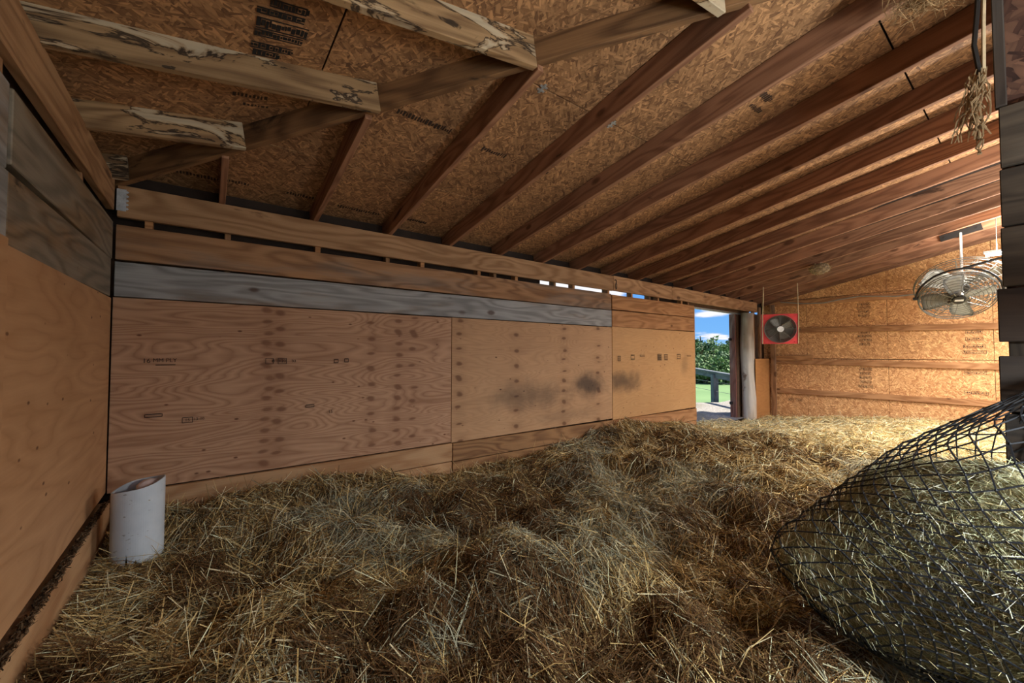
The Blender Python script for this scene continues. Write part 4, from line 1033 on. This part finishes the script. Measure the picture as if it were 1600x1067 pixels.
# bushes and trees as leaf clouds
def leaf_cloud(centres, n_, size, cols, name, parent):
    cs = np.array([c_[:3] for c_ in centres]); rs = np.array([c_[3] for c_ in centres]); k = rng.integers(0, len(cs), n_)
    dd = rng.normal(size=(n_, 3)); dd /= np.linalg.norm(dd, axis=1)[:, None]; P = cs[k]+dd*(rs[k]*rng.uniform(.45, 1.05, n_)**.5)[:, None]*np.array([1, 1, .85])
    u = rng.normal(size=(n_, 3)); u /= np.linalg.norm(u, axis=1)[:, None]; v_ = np.cross(u, rng.normal(size=(n_, 3))); v_ /= np.linalg.norm(v_, axis=1)[:, None]
    s_ = (size*rng.uniform(.5, 1.2, n_))[:, None]
    verts = np.stack([P-u*s_, P-v_*s_*.55, P+u*s_, P+v_*s_*.55], 1).reshape(-1, 3); q_ = (np.arange(n_)*4)[:, None]+np.array([[0, 1, 2, 3]])
    col_ = cols[rng.integers(0, len(cols), n_)]*rng.uniform(.7, 1.25, (n_, 1))
    return link(name, mesh_np(name, verts, q_, np.repeat(col_, 4, 0)), M['leaf'], parent)
GREENS = [np.array([lin(c_) for c_ in s_]) for s_ in (((98, 122, 76), (116, 138, 90), (80, 106, 64)), ((112, 134, 92), (132, 148, 102), (94, 118, 76)), ((84, 108, 76), (100, 122, 90), (72, 96, 66)))]
def shrub(px_, fw, h_, w_, k, label, group):
    c_ = pxp(px_, 600, fw); o = empty('leafy_bush', (c_.x, c_.y, -.2)); tag(o, label, 'bush', group)
    cen = [(c_.x+random.uniform(-.5, .5)*w_, c_.y+random.uniform(-.5, .5)*w_, -.2+h_*random.uniform(.25, .75), w_*random.uniform(.25, .42)) for _ in range(9)]
    leaf_cloud(cen, 2600, .10*(fw/20)**.5, GREENS[k % 3], 'foliage', o)
    bm = bmesh.new()
    for _ in range(3): tube_bm(bm, [(c_.x, c_.y, -.4), (c_.x+random.uniform(-.3, .3)*w_, c_.y+random.uniform(-.3, .3)*w_, h_*.6)], [.05, .02], 5)
    link('stems', bm_mesh(bm, 'stems'), M['trunk'], o)
random.seed(21); ORD = ('first', 'second', 'third', 'fourth', 'fifth', 'sixth')
for i, (p_, fw, h_, w_, k) in enumerate(((1085, 23, 1.35, 1.6, 1), (1103, 21, 1.35, 1.5, 0), (1120, 23, 1.4, 1.5, 1), (1136, 21, 1.5, 1.5, 0), (1152, 22.5, 1.65, 1.6, 2), (1170, 21, 1.7, 1.6, 1))):
    shrub(p_, fw, h_, w_, k, 'leafy green bush in the row behind the paddock fence, %s from the left' % ORD[i], 'bushes behind the paddock fence')
for i, (p_, fw, h_, w_, k) in enumerate(((1080, 42, 2.6, 2.6, 2), (1098, 47, 2.7, 2.6, 1), (1115, 42, 2.7, 2.6, 0), (1132, 47, 2.9, 2.6, 2), (1150, 42, 2.8, 2.6, 1), (1168, 46, 3.0, 2.6, 0))):
    shrub(p_, fw, h_, w_, k, 'taller greyish bush in the far scrub beyond the lawn, %s from the left' % ORD[i], 'bushes of the far scrub')
def tree(px_, fw, h_, crown, k, n_, label, bare=False):
    c_ = pxp(px_, 600, fw); o = empty('tree', (c_.x, c_.y, -.2)); tag(o, label, 'tree')
    cen = [(c_.x+random.uniform(-.5, .5)*crown, c_.y+random.uniform(-.5, .5)*crown, h_*random.uniform(.55, .95), crown*random.uniform(.16, .3)) for _ in range(10)]
    leaf_cloud(cen, n_, .16, GREENS[k], 'crown', o)
    bm = bmesh.new(); tube_bm(bm, [(c_.x, c_.y, -.4), (c_.x+.05, c_.y, h_*.5), (c_.x, c_.y+.1, h_*.95)], [.13, .09, .03], 7)
    for q_ in cen: tube_bm(bm, [(c_.x, c_.y, h_*random.uniform(.35, .6)), ((c_.x+q_[0])/2, (c_.y+q_[1])/2, h_*.6+.3*(q_[2]-h_*.6)), q_[:3]], [.06, .035, .015], 5)
    link('trunk', bm_mesh(bm, 'trunk'), M['trunk'], o)
tree(1097, 32, 2.9, 1.6, 2, 650, 'leafy tree against the sky at the left of the doorway'); tree(1117, 36, 3.0, 1.6, 1, 130, 'nearly bare thin tree in the middle of the doorway view'); tree(1147, 44, 2.9, 1.2, 2, 400, 'small round tree at the right of the doorway view')
bm = bmesh.new(); bmesh.ops.create_grid(bm, x_segments=60, y_segments=8, size=1)
for v in bm.verts: v.co = Vector((v.co.x*260, v.co.y*30, 4.2*(1-v.co.y**2)+1.2*mnoise.noise(Vector((v.co.x*6, v.co.y, 0)))+.8*mnoise.noise(Vector((v.co.x*25, v.co.y, 3)))))
m, t, b = newmat('far_woods'); v, r_, raw = objcoord(t); L(t, ramp(t, noise(t, raw, .4, 6, .7), [(.35, lin((84, 112, 84))), (.65, lin((120, 146, 108)))]), b.inputs['Base Color'])
structure(link('hill', bm_mesh(bm, 'hill', True), m, None, Matrix.Translation((150, 150, -1)) @ Matrix.Rotation(-.6, 4, 'Z')))
